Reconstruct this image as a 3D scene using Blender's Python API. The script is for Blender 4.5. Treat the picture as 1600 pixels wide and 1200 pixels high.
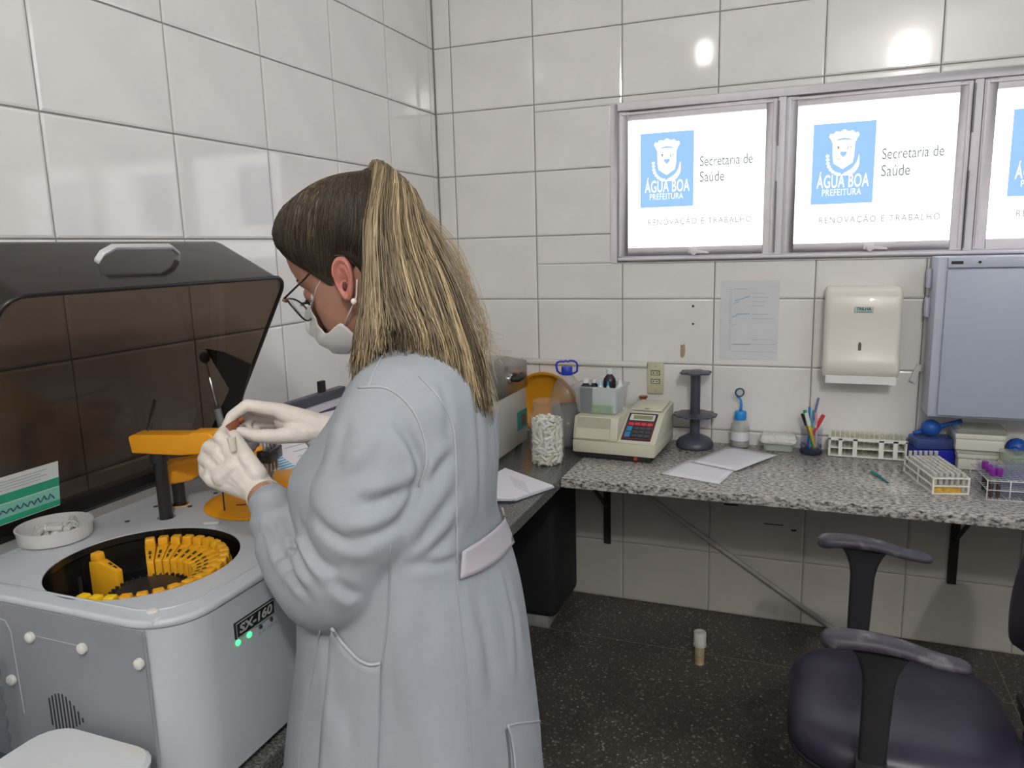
import bpy, bmesh, math, random
import numpy as np
from mathutils import Vector, Matrix, Quaternion
from mathutils.bvhtree import BVHTree
random.seed(7); np.random.seed(7)
PI = math.pi
C = bpy.context.scene.collection
SC = bpy.context.scene
for o in list(bpy.data.objects): bpy.data.objects.remove(o)

# ------------------------------------------------------------ camera (solved from the 25 x 35 cm tile grid)
CAM = Vector((1.43707, -2.90579, 1.45734))
RC = Matrix(((0.93285945, 0.3592351, -0.02689595), (0.03912548, -0.1752539, -0.98374553), (-0.35810955, 0.91664399, -0.1775425)))  # rows: right, down, forward
FPX = 1180.0
cam_d = bpy.data.cameras.new('camera'); cam = bpy.data.objects.new('camera', cam_d); C.objects.link(cam)
r_, d_, f_ = RC[0], RC[1], RC[2]
mw = Matrix(((r_[0], -d_[0], -f_[0]), (r_[1], -d_[1], -f_[1]), (r_[2], -d_[2], -f_[2]))).to_4x4(); mw.translation = CAM
cam.matrix_world = mw
cam_d.sensor_width = 36; cam_d.lens = FPX / 1600 * 36; cam_d.clip_start = .02
SC.camera = cam
SC.view_settings.view_transform = 'Standard'; SC.view_settings.look = 'None'
SC.view_settings.gamma = 1; SC.view_settings.use_curve_mapping = False
SC.view_settings.exposure = 0.0
SC.cycles.transparent_max_bounces = 24
W = bpy.data.worlds.new('world'); SC.world = W; W.use_nodes = True
W.node_tree.nodes['Background'].inputs[0].default_value = (.62, .70, .85, 1)
W.node_tree.nodes['Background'].inputs[1].default_value = .6

def area(name, loc, rot, sx, sy, power, col=(1, 1, 1)):
    l = bpy.data.lights.new(name, 'AREA'); l.shape = 'RECTANGLE'; l.size = sx; l.size_y = sy; l.energy = power; l.color = col
    o = bpy.data.objects.new(name, l); C.objects.link(o); o.location = loc; o.rotation_euler = rot
    return o
LAMPS = [(.66, -3.19, 6.0), (2.10, -3.92, 95.0)]      # bare bulbs under the ceiling, with their watts
# added fill light, set at the unseen window high in the right wall
area('fill_light', (3.255, -2.35, 2.48), (0, PI/2, 0), .55, 1.9, 9, (.80, .88, 1))

# ------------------------------------------------------------ helpers
def ray(u, v):
    return (r_ * ((u - 800) / FPX) + d_ * ((v - 600) / FPX) + f_)
def at(u, v, D):
    return CAM + ray(u, v) * D
def pl(u, v, **k):
    (a, s), = k.items(); i = 'xyz'.index(a); q = ray(u, v); return CAM + q * ((s - CAM[i]) / q[i])

_M = {}
def mat(name, col=(.8, .8, .8), rough=.5, metal=0., spec=.5, noise=0., nscale=20., bump=0., bscale=60., trans=0., alpha=1., emit=None, estr=1., ior=1.45, col2=None, thr=None, coat=0.):
    if name in _M: return _M[name]
    m = bpy.data.materials.new(name); m.use_nodes = True; _M[name] = m
    nt = m.node_tree; b = nt.nodes['Principled BSDF']
    b.inputs['Base Color'].default_value = (*col, 1); b.inputs['Roughness'].default_value = rough
    b.inputs['Metallic'].default_value = metal; b.inputs['Specular IOR Level'].default_value = spec
    b.inputs['IOR'].default_value = ior; b.inputs['Transmission Weight'].default_value = trans; b.inputs['Alpha'].default_value = alpha
    b.inputs['Coat Weight'].default_value = coat
    if emit:
        b.inputs['Emission Color'].default_value = (*emit, 1); b.inputs['Emission Strength'].default_value = estr
    if noise or bump or col2:
        tc = nt.nodes.new('ShaderNodeTexCoord')
    if noise or col2:
        n = nt.nodes.new('ShaderNodeTexNoise'); n.inputs['Scale'].default_value = nscale; n.inputs['Detail'].default_value = 6
        nt.links.new(tc.outputs['Object'], n.inputs['Vector'])
        rp = nt.nodes.new('ShaderNodeValToRGB')
        a_, b_ = thr or (.35, .65)
        rp.color_ramp.elements[0].position = a_; rp.color_ramp.elements[1].position = b_
        c2 = col2 or tuple(min(1, c * (1 + noise)) for c in col)
        c1 = col if col2 else tuple(c * (1 - noise) for c in col)
        rp.color_ramp.elements[0].color = (*c1, 1); rp.color_ramp.elements[1].color = (*c2, 1)
        nt.links.new(n.outputs['Fac'], rp.inputs[0]); nt.links.new(rp.outputs[0], b.inputs['Base Color'])
    if bump:
        n2 = nt.nodes.new('ShaderNodeTexNoise'); n2.inputs['Scale'].default_value = bscale; n2.inputs['Detail'].default_value = 4
        nt.links.new(tc.outputs['Object'], n2.inputs['Vector'])
        bp = nt.nodes.new('ShaderNodeBump'); bp.inputs['Strength'].default_value = bump; bp.inputs['Distance'].default_value = .01
        nt.links.new(n2.outputs['Fac'], bp.inputs['Height']); nt.links.new(bp.outputs[0], b.inputs['Normal'])
    return m
def clear(name, col=(1, 1, 1), gloss=.08, rough=.05, body=0., bodycol=None):
    """thin clear or smoked plastic / glass wall: coloured transparency, a fresnel gloss, a little body"""
    if name in _M: return _M[name]
    m = bpy.data.materials.new(name); m.use_nodes = True; _M[name] = m
    nt = m.node_tree; nt.nodes.remove(nt.nodes['Principled BSDF']); out = nt.nodes['Material Output']
    t = nt.nodes.new('ShaderNodeBsdfTransparent'); t.inputs[0].default_value = (*col, 1)
    g = nt.nodes.new('ShaderNodeBsdfGlossy'); g.inputs['Roughness'].default_value = rough
    fa = nt.nodes.new('ShaderNodeLayerWeight'); pw = nt.nodes.new('ShaderNodeMath'); pw.operation = 'POWER'; pw.inputs[1].default_value = 4.5
    nt.links.new(fa.outputs['Facing'], pw.inputs[0])
    lw = nt.nodes.new('ShaderNodeMath'); lw.operation = 'MULTIPLY_ADD'; lw.inputs[1].default_value = .8; lw.inputs[2].default_value = .035
    nt.links.new(pw.outputs[0], lw.inputs[0])
    mx = nt.nodes.new('ShaderNodeMixShader'); nt.links.new(lw.outputs[0], mx.inputs[0])
    nt.links.new(t.outputs[0], mx.inputs[1]); nt.links.new(g.outputs[0], mx.inputs[2])
    last = mx
    if body:
        d = nt.nodes.new('ShaderNodeBsdfDiffuse'); d.inputs[0].default_value = (*(bodycol or col), 1)
        m2 = nt.nodes.new('ShaderNodeMixShader'); m2.inputs[0].default_value = body
        nt.links.new(mx.outputs[0], m2.inputs[1]); nt.links.new(d.outputs[0], m2.inputs[2]); last = m2
    nt.links.new(last.outputs[0], out.inputs[0])
    return m

def thing(name, label, cat, loc=(0, 0, 0), rotz=0, group=None):
    o = bpy.data.objects.new(name, None); C.objects.link(o)
    o.empty_display_size = .05
    o.location = loc; o.rotation_euler = (0, 0, rotz); o['label'] = label; o['category'] = cat
    if group: o['group'] = group
    return o
def tag(o, label, cat, group=None):
    o['label'] = label; o['category'] = cat
    if group: o['group'] = group
    return o
def struct(o): o['kind'] = 'structure'; return o

def frame(d):
    d = Vector(d).normalized(); a = Vector((0, 0, 1)) if abs(d.z) < .95 else Vector((1, 0, 0))
    x = a.cross(d).normalized(); return x, d.cross(x)

class MB:
    def __init__(s): s.v = []; s.f = []
    def add(s, vs, fs):
        n = len(s.v); s.v += [Vector(v) for v in vs]; s.f += [tuple(i + n for i in f) for f in fs]; return s
    def box(s, c, d, rot=None, taper=1.):
        x, y, z = d[0] / 2, d[1] / 2, d[2] / 2
        vs = [(-x, -y, -z), (x, -y, -z), (x, y, -z), (-x, y, -z), (-x * taper, -y * taper, z), (x * taper, -y * taper, z), (x * taper, y * taper, z), (-x * taper, y * taper, z)]
        R_ = rot if rot is not None else Matrix.Identity(3)
        return s.add([R_ @ Vector(v) + Vector(c) for v in vs], [(0, 3, 2, 1), (4, 5, 6, 7), (0, 1, 5, 4), (1, 2, 6, 5), (2, 3, 7, 6), (3, 0, 4, 7)])
    def b2(s, lo, hi): return s.box([(a + b) / 2 for a, b in zip(lo, hi)], [abs(b - a) for a, b in zip(lo, hi)])
    def tube(s, pts, r, seg=8, cap=True, closed=False, flat=1.):
        pts = [Vector(p) for p in pts]; n = len(pts)
        rs = r if hasattr(r, '__len__') else [r] * n
        x = None; base = len(s.v)
        for i, p in enumerate(pts):
            if closed: d = pts[(i + 1) % n] - pts[i - 1]
            else: d = pts[min(i + 1, n - 1)] - pts[max(i - 1, 0)]
            if d.length < 1e-9: d = Vector((0, 0, 1))
            d.normalize()
            if x is None: x, y = frame(d)
            else:
                x = (x - d * x.dot(d)); x = x.normalized() if x.length > 1e-6 else frame(d)[0]; y = d.cross(x)
            for k in range(seg):
                a = 2 * PI * k / seg; s.v.append(p + (x * math.cos(a) + y * math.sin(a) * flat) * rs[i])
        m = n if closed else n - 1
        for i in range(m):
            for k in range(seg):
                a = base + i * seg; b = base + ((i + 1) % n) * seg; s.f.append((a + k, a + (k + 1) % seg, b + (k + 1) % seg, b + k))
        if cap and not closed:
            s.f.append(tuple(base + k for k in range(seg))[::-1]); s.f.append(tuple(base + (n - 1) * seg + k for k in range(seg)))
        return s
    def cyl(s, p0, p1, r0, r1=None, seg=24, cap=True): return s.tube([p0, p1], [r0, r0 if r1 is None else r1], seg, cap)
    def lathe(s, prof, c=(0, 0, 0), axis=(0, 0, 1), seg=32, close=True):
        d = Vector(axis).normalized(); x, y = frame(d); base = len(s.v); c = Vector(c)
        for (r, h) in prof:
            for k in range(seg):
                a = 2 * PI * k / seg; s.v.append(c + d * h + (x * math.cos(a) + y * math.sin(a)) * r)
        for i in range(len(prof) - 1):
            for k in range(seg):
                a = base + i * seg; b = a + seg; s.f.append((a + k, a + (k + 1) % seg, b + (k + 1) % seg, b + k))
        if close:
            if prof[0][0] > 1e-5: s.f.append(tuple(base + k for k in range(seg))[::-1])
            if prof[-1][0] > 1e-5: s.f.append(tuple(base + (len(prof) - 1) * seg + k for k in range(seg)))
        return s
    def sph(s, c, r, seg=16, rings=10, sc=(1, 1, 1)):
        base = len(s.v); c = Vector(c)
        for i in range(rings + 1):
            t = PI * i / rings
            for k in range(seg):
                a = 2 * PI * k / seg; s.v.append(c + Vector((r * math.sin(t) * math.cos(a) * sc[0], r * math.sin(t) * math.sin(a) * sc[1], r * math.cos(t) * sc[2])))
        for i in range(rings):
            for k in range(seg):
                a = base + i * seg; b = a + seg; s.f.append((a + k, b + k, b + (k + 1) % seg, a + (k + 1) % seg))
        return s
    def prism(s, poly, a0, a1, o=(0, 0, 0), ex=(1, 0, 0), ey=(0, 0, 1), en=(0, 1, 0)):
        o, ex, ey, en = Vector(o), Vector(ex), Vector(ey), Vector(en); n = len(poly)
        vs = [o + ex * p[0] + ey * p[1] + en * a0 for p in poly] + [o + ex * p[0] + ey * p[1] + en * a1 for p in poly]
        fs = [tuple(range(n))[::-1], tuple(range(n, 2 * n))] + [(i, (i + 1) % n, n + (i + 1) % n, n + i) for i in range(n)]
        return s.add(vs, fs)
    def grid(s, P, nu, nv, wrap=False):
        base = len(s.v); s.v += [Vector(p) for p in P]
        for i in range(nu - 1):
            for j in range(nv if wrap else nv - 1):
                a = base + i * nv + j; b = base + i * nv + (j + 1) % nv; s.f.append((a, b, b + nv, a + nv))
        return s
    def build(s, name, m, parent=None, smooth=False, bevel=0., seg=2, world=True, sub=0, ang=35, solid=0.):
        me = bpy.data.meshes.new(name)
        off = Matrix.Identity(4)
        if parent is not None and world: off = wm(parent).inverted()
        me.from_pydata([off @ v for v in s.v], [], s.f); me.update()
        bm = bmesh.new(); bm.from_mesh(me)
        bmesh.ops.remove_doubles(bm, verts=bm.verts, dist=1e-6)
        bmesh.ops.recalc_face_normals(bm, faces=bm.faces)
        if bevel:
            es = [e for e in bm.edges if len(e.link_faces) == 2 and e.calc_face_angle(0) > math.radians(ang)]
            bmesh.ops.bevel(bm, geom=es, offset=bevel, segments=seg, profile=.5, affect='EDGES', clamp_overlap=True)
        bm.to_mesh(me); bm.free()
        o = bpy.data.objects.new(name, me); C.objects.link(o)
        if m: me.materials.append(m)
        if smooth or bevel:
            me.polygons.foreach_set('use_smooth', [True] * len(me.polygons))
            if not smooth or smooth == 'a': me.set_sharp_from_angle(angle=math.radians(40))
        if solid:
            md = o.modifiers.new('solid', 'SOLIDIFY'); md.thickness = solid; md.offset = 0
        if sub:
            md = o.modifiers.new('sub', 'SUBSURF'); md.levels = sub; md.render_levels = sub
        if parent is not None: o.parent = parent
        return o
def wm(o):
    m = Matrix.LocRotScale(o.location, o.rotation_euler, o.scale)
    return (wm(o.parent) @ m) if o.parent else m
def baked(o):
    """replace an object's mesh by its modified result"""
    dg = bpy.context.evaluated_depsgraph_get(); dg.update()
    me = bpy.data.meshes.new_from_object(o.evaluated_get(dg), depsgraph=dg)
    o.modifiers.clear(); o.data = me
    return o
def dup(root, loc, rotz=None, label=None, group=None):
    r = root.copy(); C.objects.link(r); r.location = loc
    if rotz is not None: r.rotation_euler = (0, 0, rotz)
    if label: r['label'] = label
    if group: r['group'] = group
    for ch in list(root.children):
        c = ch.copy(); C.objects.link(c); c.parent = r
        for g in ch.children:
            d = g.copy(); C.objects.link(d); d.parent = c
    return r
def text(body, name, m, parent, o, ex, ey, width, height, bold=0., depth=.0006, font_shear=0., space=1.):
    """flat lettering fitted to width x height, lower left corner at o"""
    cu = bpy.data.curves.new('lettering', 'FONT'); cu.body = body; cu.size = 1; cu.offset = bold; cu.shear = font_shear; cu.space_character = space
    cu.resolution_u = 4
    t = bpy.data.objects.new('lettering', cu); C.objects.link(t)
    dg = bpy.context.evaluated_depsgraph_get(); dg.update()
    me = bpy.data.meshes.new_from_object(t.evaluated_get(dg), depsgraph=dg)
    bpy.data.objects.remove(t)
    vs = np.array([v.co[:] for v in me.vertices]); fs = [tuple(p.vertices) for p in me.polygons]
    lo, hi = vs.min(0), vs.max(0)
    ex, ey, o = Vector(ex), Vector(ey), Vector(o); en = ex.cross(ey).normalized()
    mb = MB()
    P = [o + ex * ((v[0] - lo[0]) / (hi[0] - lo[0]) * width) + ey * ((v[1] - lo[1]) / (hi[1] - lo[1]) * height) + en * depth for v in vs]
    mb.add(P, fs)
    bpy.data.meshes.remove(me)
    return mb.build(name, m, parent)
def cr(tab, x):
    """smooth interpolation of rows (x, a, b, ..)"""
    T = np.array(tab); xs = T[:, 0]
    if xs[0] > xs[-1]: T = T[::-1]; xs = T[:, 0]
    x = min(max(x, xs[0]), xs[-1]); i = min(max(int(np.searchsorted(xs, x)) - 1, 0), len(xs) - 2)
    h = xs[i + 1] - xs[i]; t = (x - xs[i]) / h
    def sl(k):
        if k == 0: return (T[1] - T[0]) / (xs[1] - xs[0])
        if k == len(xs) - 1: return (T[-1] - T[-2]) / (xs[-1] - xs[-2])
        return (T[k + 1] - T[k - 1]) / (xs[k + 1] - xs[k - 1])
    m0, m1 = sl(i) * h, sl(i + 1) * h
    return ((2*t**3-3*t*t+1)*T[i] + (t**3-2*t*t+t)*m0 + (-2*t**3+3*t*t)*T[i+1] + (t**3-t*t)*m1)[1:]
def spline(pts, n=20):
    pts = [list(p) for p in pts]; k = len(pts)
    tab = [[i] + p for i, p in enumerate(pts)]
    return [cr(tab, i * (k - 1) / (n - 1)) for i in range(n)]
def rrect(w, h, r, n=5):
    out = []
    for cx, cy, a0 in ((w/2-r, h/2-r, 0), (-w/2+r, h/2-r, PI/2), (-w/2+r, -h/2+r, PI), (w/2-r, -h/2+r, 1.5*PI)):
        for i in range(n + 1):
            a = a0 + PI / 2 * i / n; out.append((cx + r * math.cos(a), cy + r * math.sin(a)))
    return out
# ------------------------------------------------------------ room
TW = .34774; TH = .25; G = .0045
CEIL = 3.00; XR = 3.3; YF = -4.3
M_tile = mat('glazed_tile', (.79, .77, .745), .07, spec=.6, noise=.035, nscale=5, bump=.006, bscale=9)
M_tile2 = mat('soiled_shaded_tile', (.50, .47, .43), .16, spec=.5, noise=.05, nscale=4.5, bump=.006, bscale=9)  # low rows: some grime, plus the worktop's shade darkened into the colour
M_grout = mat('grout', (.31, .29, .28), .9, noise=.12, nscale=30)
M_paint = mat('wall_paint', (.5, .5, .5), .7, noise=.03, nscale=6)
M_ceil = mat('ceiling_paint', (.80, .79, .77), .8, noise=.02, nscale=6)
M_wmetal = mat('window_paint', (.78, .735, .77), .42, noise=.03, nscale=25)
M_dark = mat('dark_gap', (.03, .03, .032), .7)

def floor_mat():
    m = bpy.data.materials.new('terrazzo'); m.use_nodes = True; nt = m.node_tree; b = nt.nodes['Principled BSDF']
    tc = nt.nodes.new('ShaderNodeTexCoord')
    v = nt.nodes.new('ShaderNodeTexVoronoi'); v.inputs['Scale'].default_value = 170
    nt.links.new(tc.outputs['Object'], v.inputs['Vector'])
    sep = nt.nodes.new('ShaderNodeSeparateColor'); nt.links.new(v.outputs['Color'], sep.inputs[0])
    rp = nt.nodes.new('ShaderNodeValToRGB')
    e = rp.color_ramp.elements; e[0].position = .0; e[0].color = (.046, .042, .035, 1); e[1].position = 1; e[1].color = (.36, .34, .30, 1)
    x = e.new(.80); x.color = (.078, .070, .058, 1); x = e.new(.94); x.color = (.13, .118, .10, 1)
    nt.links.new(sep.outputs[0], rp.inputs[0])
    n = nt.nodes.new('ShaderNodeTexNoise'); n.inputs['Scale'].default_value = 3.5; n.inputs['Detail'].default_value = 5
    nt.links.new(tc.outputs['Object'], n.inputs['Vector'])
    mr = nt.nodes.new('ShaderNodeMapRange'); mr.inputs[1].default_value = .3; mr.inputs[2].default_value = .7; mr.inputs[3].default_value = .7; mr.inputs[4].default_value = 1.25
    nt.links.new(n.outputs['Fac'], mr.inputs[0])
    mx = nt.nodes.new('ShaderNodeMix'); mx.data_type = 'RGBA'; mx.blend_type = 'MULTIPLY'; mx.inputs[0].default_value = 1
    nt.links.new(rp.outputs[0], mx.inputs[6]); nt.links.new(mr.outputs[0], mx.inputs[7])
    nt.links.new(mx.outputs[2], b.inputs['Base Color']); b.inputs['Roughness'].default_value = .38; b.inputs['Specular IOR Level'].default_value = .35
    return m
M_floor = floor_mat()

fl = struct(MB().b2((-.15, YF - .15, -.12), (XR + .15, .15, 0)).build('floor', M_floor))
M_brass = mat('floor_joint', (.20, .18, .13), .5)
for (a, b) in (((0, -.3345), (XR, -.3345)), ((0, -1.62), (XR, -1.62)), ((0, -2.9), (XR, -2.9))):
    MB().b2((a[0], a[1] - .0016, -.001), (b[0], b[1] + .0016, .0006)).build('joint_strip', M_brass, fl)
for x in (1.12 + .98, 3.08):
    MB().b2((x - .0016, YF, -.001), (x + .0016, 0, .0005)).build('joint_strip', M_brass, fl)
struct(MB().b2((-.15, YF - .15, CEIL), (XR + .15, .15, CEIL + .12)).build('ceiling', M_ceil))

_tm = {}
def tile_mesh(w, h, axis, low=False):
    k = (round(w, 4), round(h, 4), axis, low)
    if k in _tm: return _tm[k]
    i = .0055; P = []
    for (dx, dz, dp) in ((0, 0, .0075), (0, 0, .0016), (i, i, 0)):
        for (sx, sz) in ((-1, -1), (1, -1), (1, 1), (-1, 1)):
            u, z = sx * (w / 2 - dx), sz * (h / 2 - dz)
            P.append((u, dp, z) if axis == 'y' else (-dp, u, z))
    F = [(8, 9, 10, 11)] + [(a + k_, a + (k_ + 1) % 4, a + 4 + (k_ + 1) % 4, a + 4 + k_) for a in (0, 4) for k_ in range(4)]
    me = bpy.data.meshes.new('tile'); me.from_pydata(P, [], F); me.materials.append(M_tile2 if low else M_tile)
    bm = bmesh.new(); bm.from_mesh(me); bmesh.ops.recalc_face_normals(bm, faces=bm.faces)
    for f in bm.faces:
        if len(f.verts) == 4 and abs(f.normal.y if axis == 'y' else f.normal.x) > .99 and ((f.normal.y > 0) if axis == 'y' else (f.normal.x < 0)):
            bmesh.ops.reverse_faces(bm, faces=bm.faces[:]); break
    bm.to_mesh(me); bm.free()
    _tm[k] = me; return me
rng = random.Random(3)
def put_tile(wall, axis, u0, u1, z0, z1):
    w, h = u1 - u0 - G, z1 - z0 - G
    if w < .008 or h < .008: return
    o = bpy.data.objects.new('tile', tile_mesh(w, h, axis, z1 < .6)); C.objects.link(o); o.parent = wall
    u, z = (u0 + u1) / 2, (z0 + z1) / 2
    o.location = (u, 0, z) if axis == 'y' else (0, u, z)
    o.rotation_euler = (rng.uniform(-.0010, .0010), 0, rng.uniform(-.0008, .0008)) if axis == 'y' else (0, rng.uniform(-.0010, .0010), rng.uniform(-.0010, .0010))
HX0, HX1, HZ0, HZ1 = .728, 2.535, 1.388, 1.974      # window opening in the back wall
wb = struct(MB().b2((-.15, .004, 0), (HX0, .15, CEIL)).b2((HX1, .004, 0), (XR + .15, .15, CEIL)).b2((HX0, .004, 0), (HX1, .15, HZ0)).b2((HX0, .004, HZ1), (HX1, .15, CEIL)).build('wall_back', M_grout))
wl = struct(MB().b2((-.15, YF, 0), (-.004, .004, CEIL)).build('wall_left', M_grout))
xs = [0.001, .0762] + [.0762 + TW * i for i in range(1, 10)]; xs = [x for x in xs if x < XR] + [XR]
zs = [.001] + [TH * j for j in range(1, 12)] + [CEIL]
for i in range(len(xs) - 1):
    for j in range(len(zs) - 1):
        a, b, c, d = xs[i], xs[i + 1], zs[j], zs[j + 1]
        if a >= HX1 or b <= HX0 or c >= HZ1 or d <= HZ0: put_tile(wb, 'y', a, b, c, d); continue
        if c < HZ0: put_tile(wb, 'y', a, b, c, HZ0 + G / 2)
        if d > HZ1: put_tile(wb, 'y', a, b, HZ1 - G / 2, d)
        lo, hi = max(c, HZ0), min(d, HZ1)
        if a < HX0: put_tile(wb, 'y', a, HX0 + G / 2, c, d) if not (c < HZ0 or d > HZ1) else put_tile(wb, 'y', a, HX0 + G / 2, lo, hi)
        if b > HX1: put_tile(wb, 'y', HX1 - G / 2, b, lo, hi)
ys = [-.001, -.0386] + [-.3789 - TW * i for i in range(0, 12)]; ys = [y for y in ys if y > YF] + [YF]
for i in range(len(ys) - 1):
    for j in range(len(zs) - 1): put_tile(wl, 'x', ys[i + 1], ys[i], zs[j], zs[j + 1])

# right wall with a wide glowing window added for fill, front wall with a glazed door (both behind the photographer)
WY0, WY1, WZ0, WZ1 = -3.35, -1.35, 2.18, 2.78
wr = struct(MB().b2((XR, YF, 0), (XR + .15, .15, WZ0)).b2((XR, YF, WZ1), (XR + .15, .15, CEIL)).b2((XR, YF, WZ0), (XR + .15, WY0, WZ1)).b2((XR, WY1, WZ0), (XR + .15, .15, WZ1)).build('wall_right', M_paint))
wf = struct(MB().b2((-.15, YF - .15, 0), (XR + .15, YF, CEIL)).build('wall_front', M_paint))
M_fill = mat('fill_pane', (.8, .82, .85), .3, emit=(.90, .95, 1), estr=1.5)  # glowing panes of the added window, brighten the room
w2 = struct(MB().b2((XR - .01, WY0, WZ0), (XR + .05, WY1, WZ0 + .04)).b2((XR - .01, WY0, WZ1 - .04), (XR + .05, WY1, WZ1)).b2((XR - .01, WY0, WZ0), (XR + .05, WY0 + .04, WZ1)).b2((XR - .01, WY1 - .04, WZ0), (XR + .05, WY1, WZ1)).build('fill_window', M_wmetal))
for k in range(3):
    y0 = WY0 + .04 + k * .64; MB().b2((XR + .01, y0 + .02, WZ0 + .04), (XR + .016, y0 + .62, WZ1 - .04)).build('pane', M_fill, w2)
    if k: MB().b2((XR - .005, y0 - .02, WZ0 + .04), (XR + .04, y0 + .02, WZ1 - .04)).build('mullion', M_wmetal, w2)
d1 = struct(MB().b2((1.2, YF, 0), (1.28, YF + .05, 2.15)).b2((2.22, YF, 0), (2.3, YF + .05, 2.15)).b2((1.2, YF, 2.07), (2.3, YF + .05, 2.15)).build('door_1', M_wmetal))
MB().b2((1.28, YF + .001, 0.002), (2.22, YF + .04, 2.07)).build('door_panel', M_wmetal, d1, bevel=.004)
hd = MB().tube([(1.33, YF + .04, 1.0), (1.33, YF + .08, 1.0), (1.43, YF + .08, 1.0)], .009).build('door_handle', mat('chrome', (.7, .7, .72), .2, 1), d1, smooth=True)

# ------------------------------------------------------------ back wall window
M_pane = mat('frosted_pane', (.85, .87, .88), .35, emit=(.985, .99, 1), estr=1.9)
M_blue = mat('sign_blue', (.04, .10, .25), .6, spec=.2, emit=(.36, .60, .96), estr=.95)
M_white = mat('sign_white', (.5, .5, .5), .5, emit=(1, 1, 1), estr=.95)
M_grey = mat('sign_grey', (.10, .11, .11), .6, spec=.2, emit=(.30, .32, .33), estr=.6)
M_faint = mat('sign_faint_grey', (.15, .15, .15), .6, spec=.2, emit=(.42, .43, .43), estr=.9)
wn = MB()
wn.b2((HX0, -.007, HZ0), (HX0 + .027, .075, HZ1)).b2((HX1 - .027, -.007, HZ0), (HX1, .075, HZ1)).b2((HX0 + .027, -.007, HZ1 - .027), (HX1 - .027, .075, HZ1)).b2((HX0 + .027, -.007, HZ0), (HX1 - .027, .075, HZ0 + .020))
for x in (1.3365, 1.9285): wn.b2((x - .013, .0, HZ0 + .02), (x + .013, .07, HZ1 - .027))
wn = struct(wn.build('window_1', M_wmetal, bevel=.003))
for (sx0, sx1) in ((.757, 1.3205), (1.3525, 1.9125), (1.944, 2.506)):
    z0, z1 = 1.411, 1.944; s = MB()
    fw = .036; tw = .033
    s.b2((sx0, .004, z0), (sx0 + fw, .034, z1)).b2((sx1 - fw, .004, z0), (sx1, .034, z1)).b2((sx0 + fw, .004, z1 - tw), (sx1 - fw, .034, z1)).b2((sx0 + fw, .004, z0), (sx1 - fw, .034, z0 + tw))
    # raised lip round the pane, rebate on the outside
    s.b2((sx0 + .004, -.001, z0 + .006), (sx0 + .013, .006, z1 - .006)).b2((sx1 - .013, -.001, z0 + .006), (sx1 - .004, .006, z1 - .006)).b2((sx0 + .013, -.001, z1 - .013), (sx1 - .013, .006, z1 - .004))
    sash = s.build('sash', M_wmetal, wn, bevel=.002)
    MB().b2((sx0 + fw, .018, z0 + tw), (sx1 - fw, .024, z1 - tw)).build('pane', M_pane, sash)
    gx = sx0 + fw; yb = .0172
    bx0 = gx + (.045 if sx0 < 1 else .052); bx1 = bx0 + .197; bz1 = 1.862 if sx0 < 1 else 1.847; bz0 = bz1 - .270
    MB().b2((bx0, yb, bz0), (bx1, yb + .0007, bz1)).build('blue_panel', M_blue, sash)
    ex, ez = (1, 0, 0), (0, 0, 1)
    text('ÁGUA BOA', 'lettering', M_white, sash, (bx0 + .017, yb, bz0 + .054), ex, ez, .166, .056, bold=.012, space=1.06)
    text('PREFEITURA', 'lettering', M_white, sash, (bx0 + .036, yb, bz0 + .028), ex, ez, .124, .022, bold=.004, space=1.08)
    text('Secretaria de', 'lettering', M_grey, sash, (bx1 + .022, yb, bz1 - .130), ex, ez, .185, .036, bold=.006)
    text('Saúde', 'lettering', M_grey, sash, (bx1 + .022, yb, bz1 - .186), ex, ez, .088, .038, bold=.006)
    text('RENOVAÇÃO E TRABALHO', 'lettering', M_faint, sash, (bx0 + .03, yb, bz0 - .071), ex, ez, .375, .033, bold=.016, space=1.25)
    # crest: shield with a mural crown, a chief band, a heart and laurel branches
    cx, cz = bx0 + .0985, bz0 + .118
    def add(poly, m, d): MB().prism(poly, 0, .0005, o=(cx, yb - d, cz), en=(0, -1, 0)).build('crest', m, sash)
    add([(-.036, .095), (-.034, .04), (-.03, .018), (0, -.002), (.03, .018), (.034, .04), (.036, .095)], M_white, .0001)
    add([(-.048, .108), (-.044, .118), (-.034, .116), (-.027, .125), (-.013, .122), (0, .130), (.013, .122), (.027, .125), (.034, .116), (.044, .118), (.048, .108), (.040, .096), (.038, .088), (-.038, .088), (-.040, .096)], M_white, .0001)
    add([(-.031, .090), (-.016, .099), (0, .102), (.016, .099), (.031, .090), (.016, .094), (0, .0955), (-.016, .094)], M_blue, .0007)
    add([(-.011, .049), (-.0095, .0555), (-.004, .057), (0, .0545), (.004, .057), (.0095, .0555), (.011, .049), (.006, .043), (0, .0375), (-.006, .043)], M_blue, .0007)
    add([(-.021, .074), (-.013, .074), (-.0165, .062)], M_grey, .0007)
    add([(.011, .062), (.0135, .074), (.0155, .074), (.0132, .062)], M_grey, .0007); add([(.020, .066), (.0225, .0735), (.0245, .073), (.0225, .066)], M_grey, .0007)
    add([(-.017, .031), (-.004, .034), (-.004, .035), (-.017, .033)], M_grey, .0007)
    for sgn in (-1, 1):
        arc = spline([(.0, -.022), (.028, -.012), (.046, .012), (.050, .044)], 9)
        w_ = [.002, .007, .009, .009, .008, .008, .006, .004, .001]
        if sgn > 0: poly = [(p[0] * sgn - w * .6, p[1] + w * .7) for p, w in zip(arc, w_)] + [(p[0] * sgn + w * .6, p[1] - w * .7) for p, w in list(zip(arc, w_))[::-1]]; add(poly, M_white, .0001)
        else:
            for p in arc[1:]:
                add([(p[0] * sgn + math.cos(a) * .0062, p[1] + math.sin(a) * .0055) for a in np.linspace(0, 2 * PI, 9)[:-1]], M_white, .0001)
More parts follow.
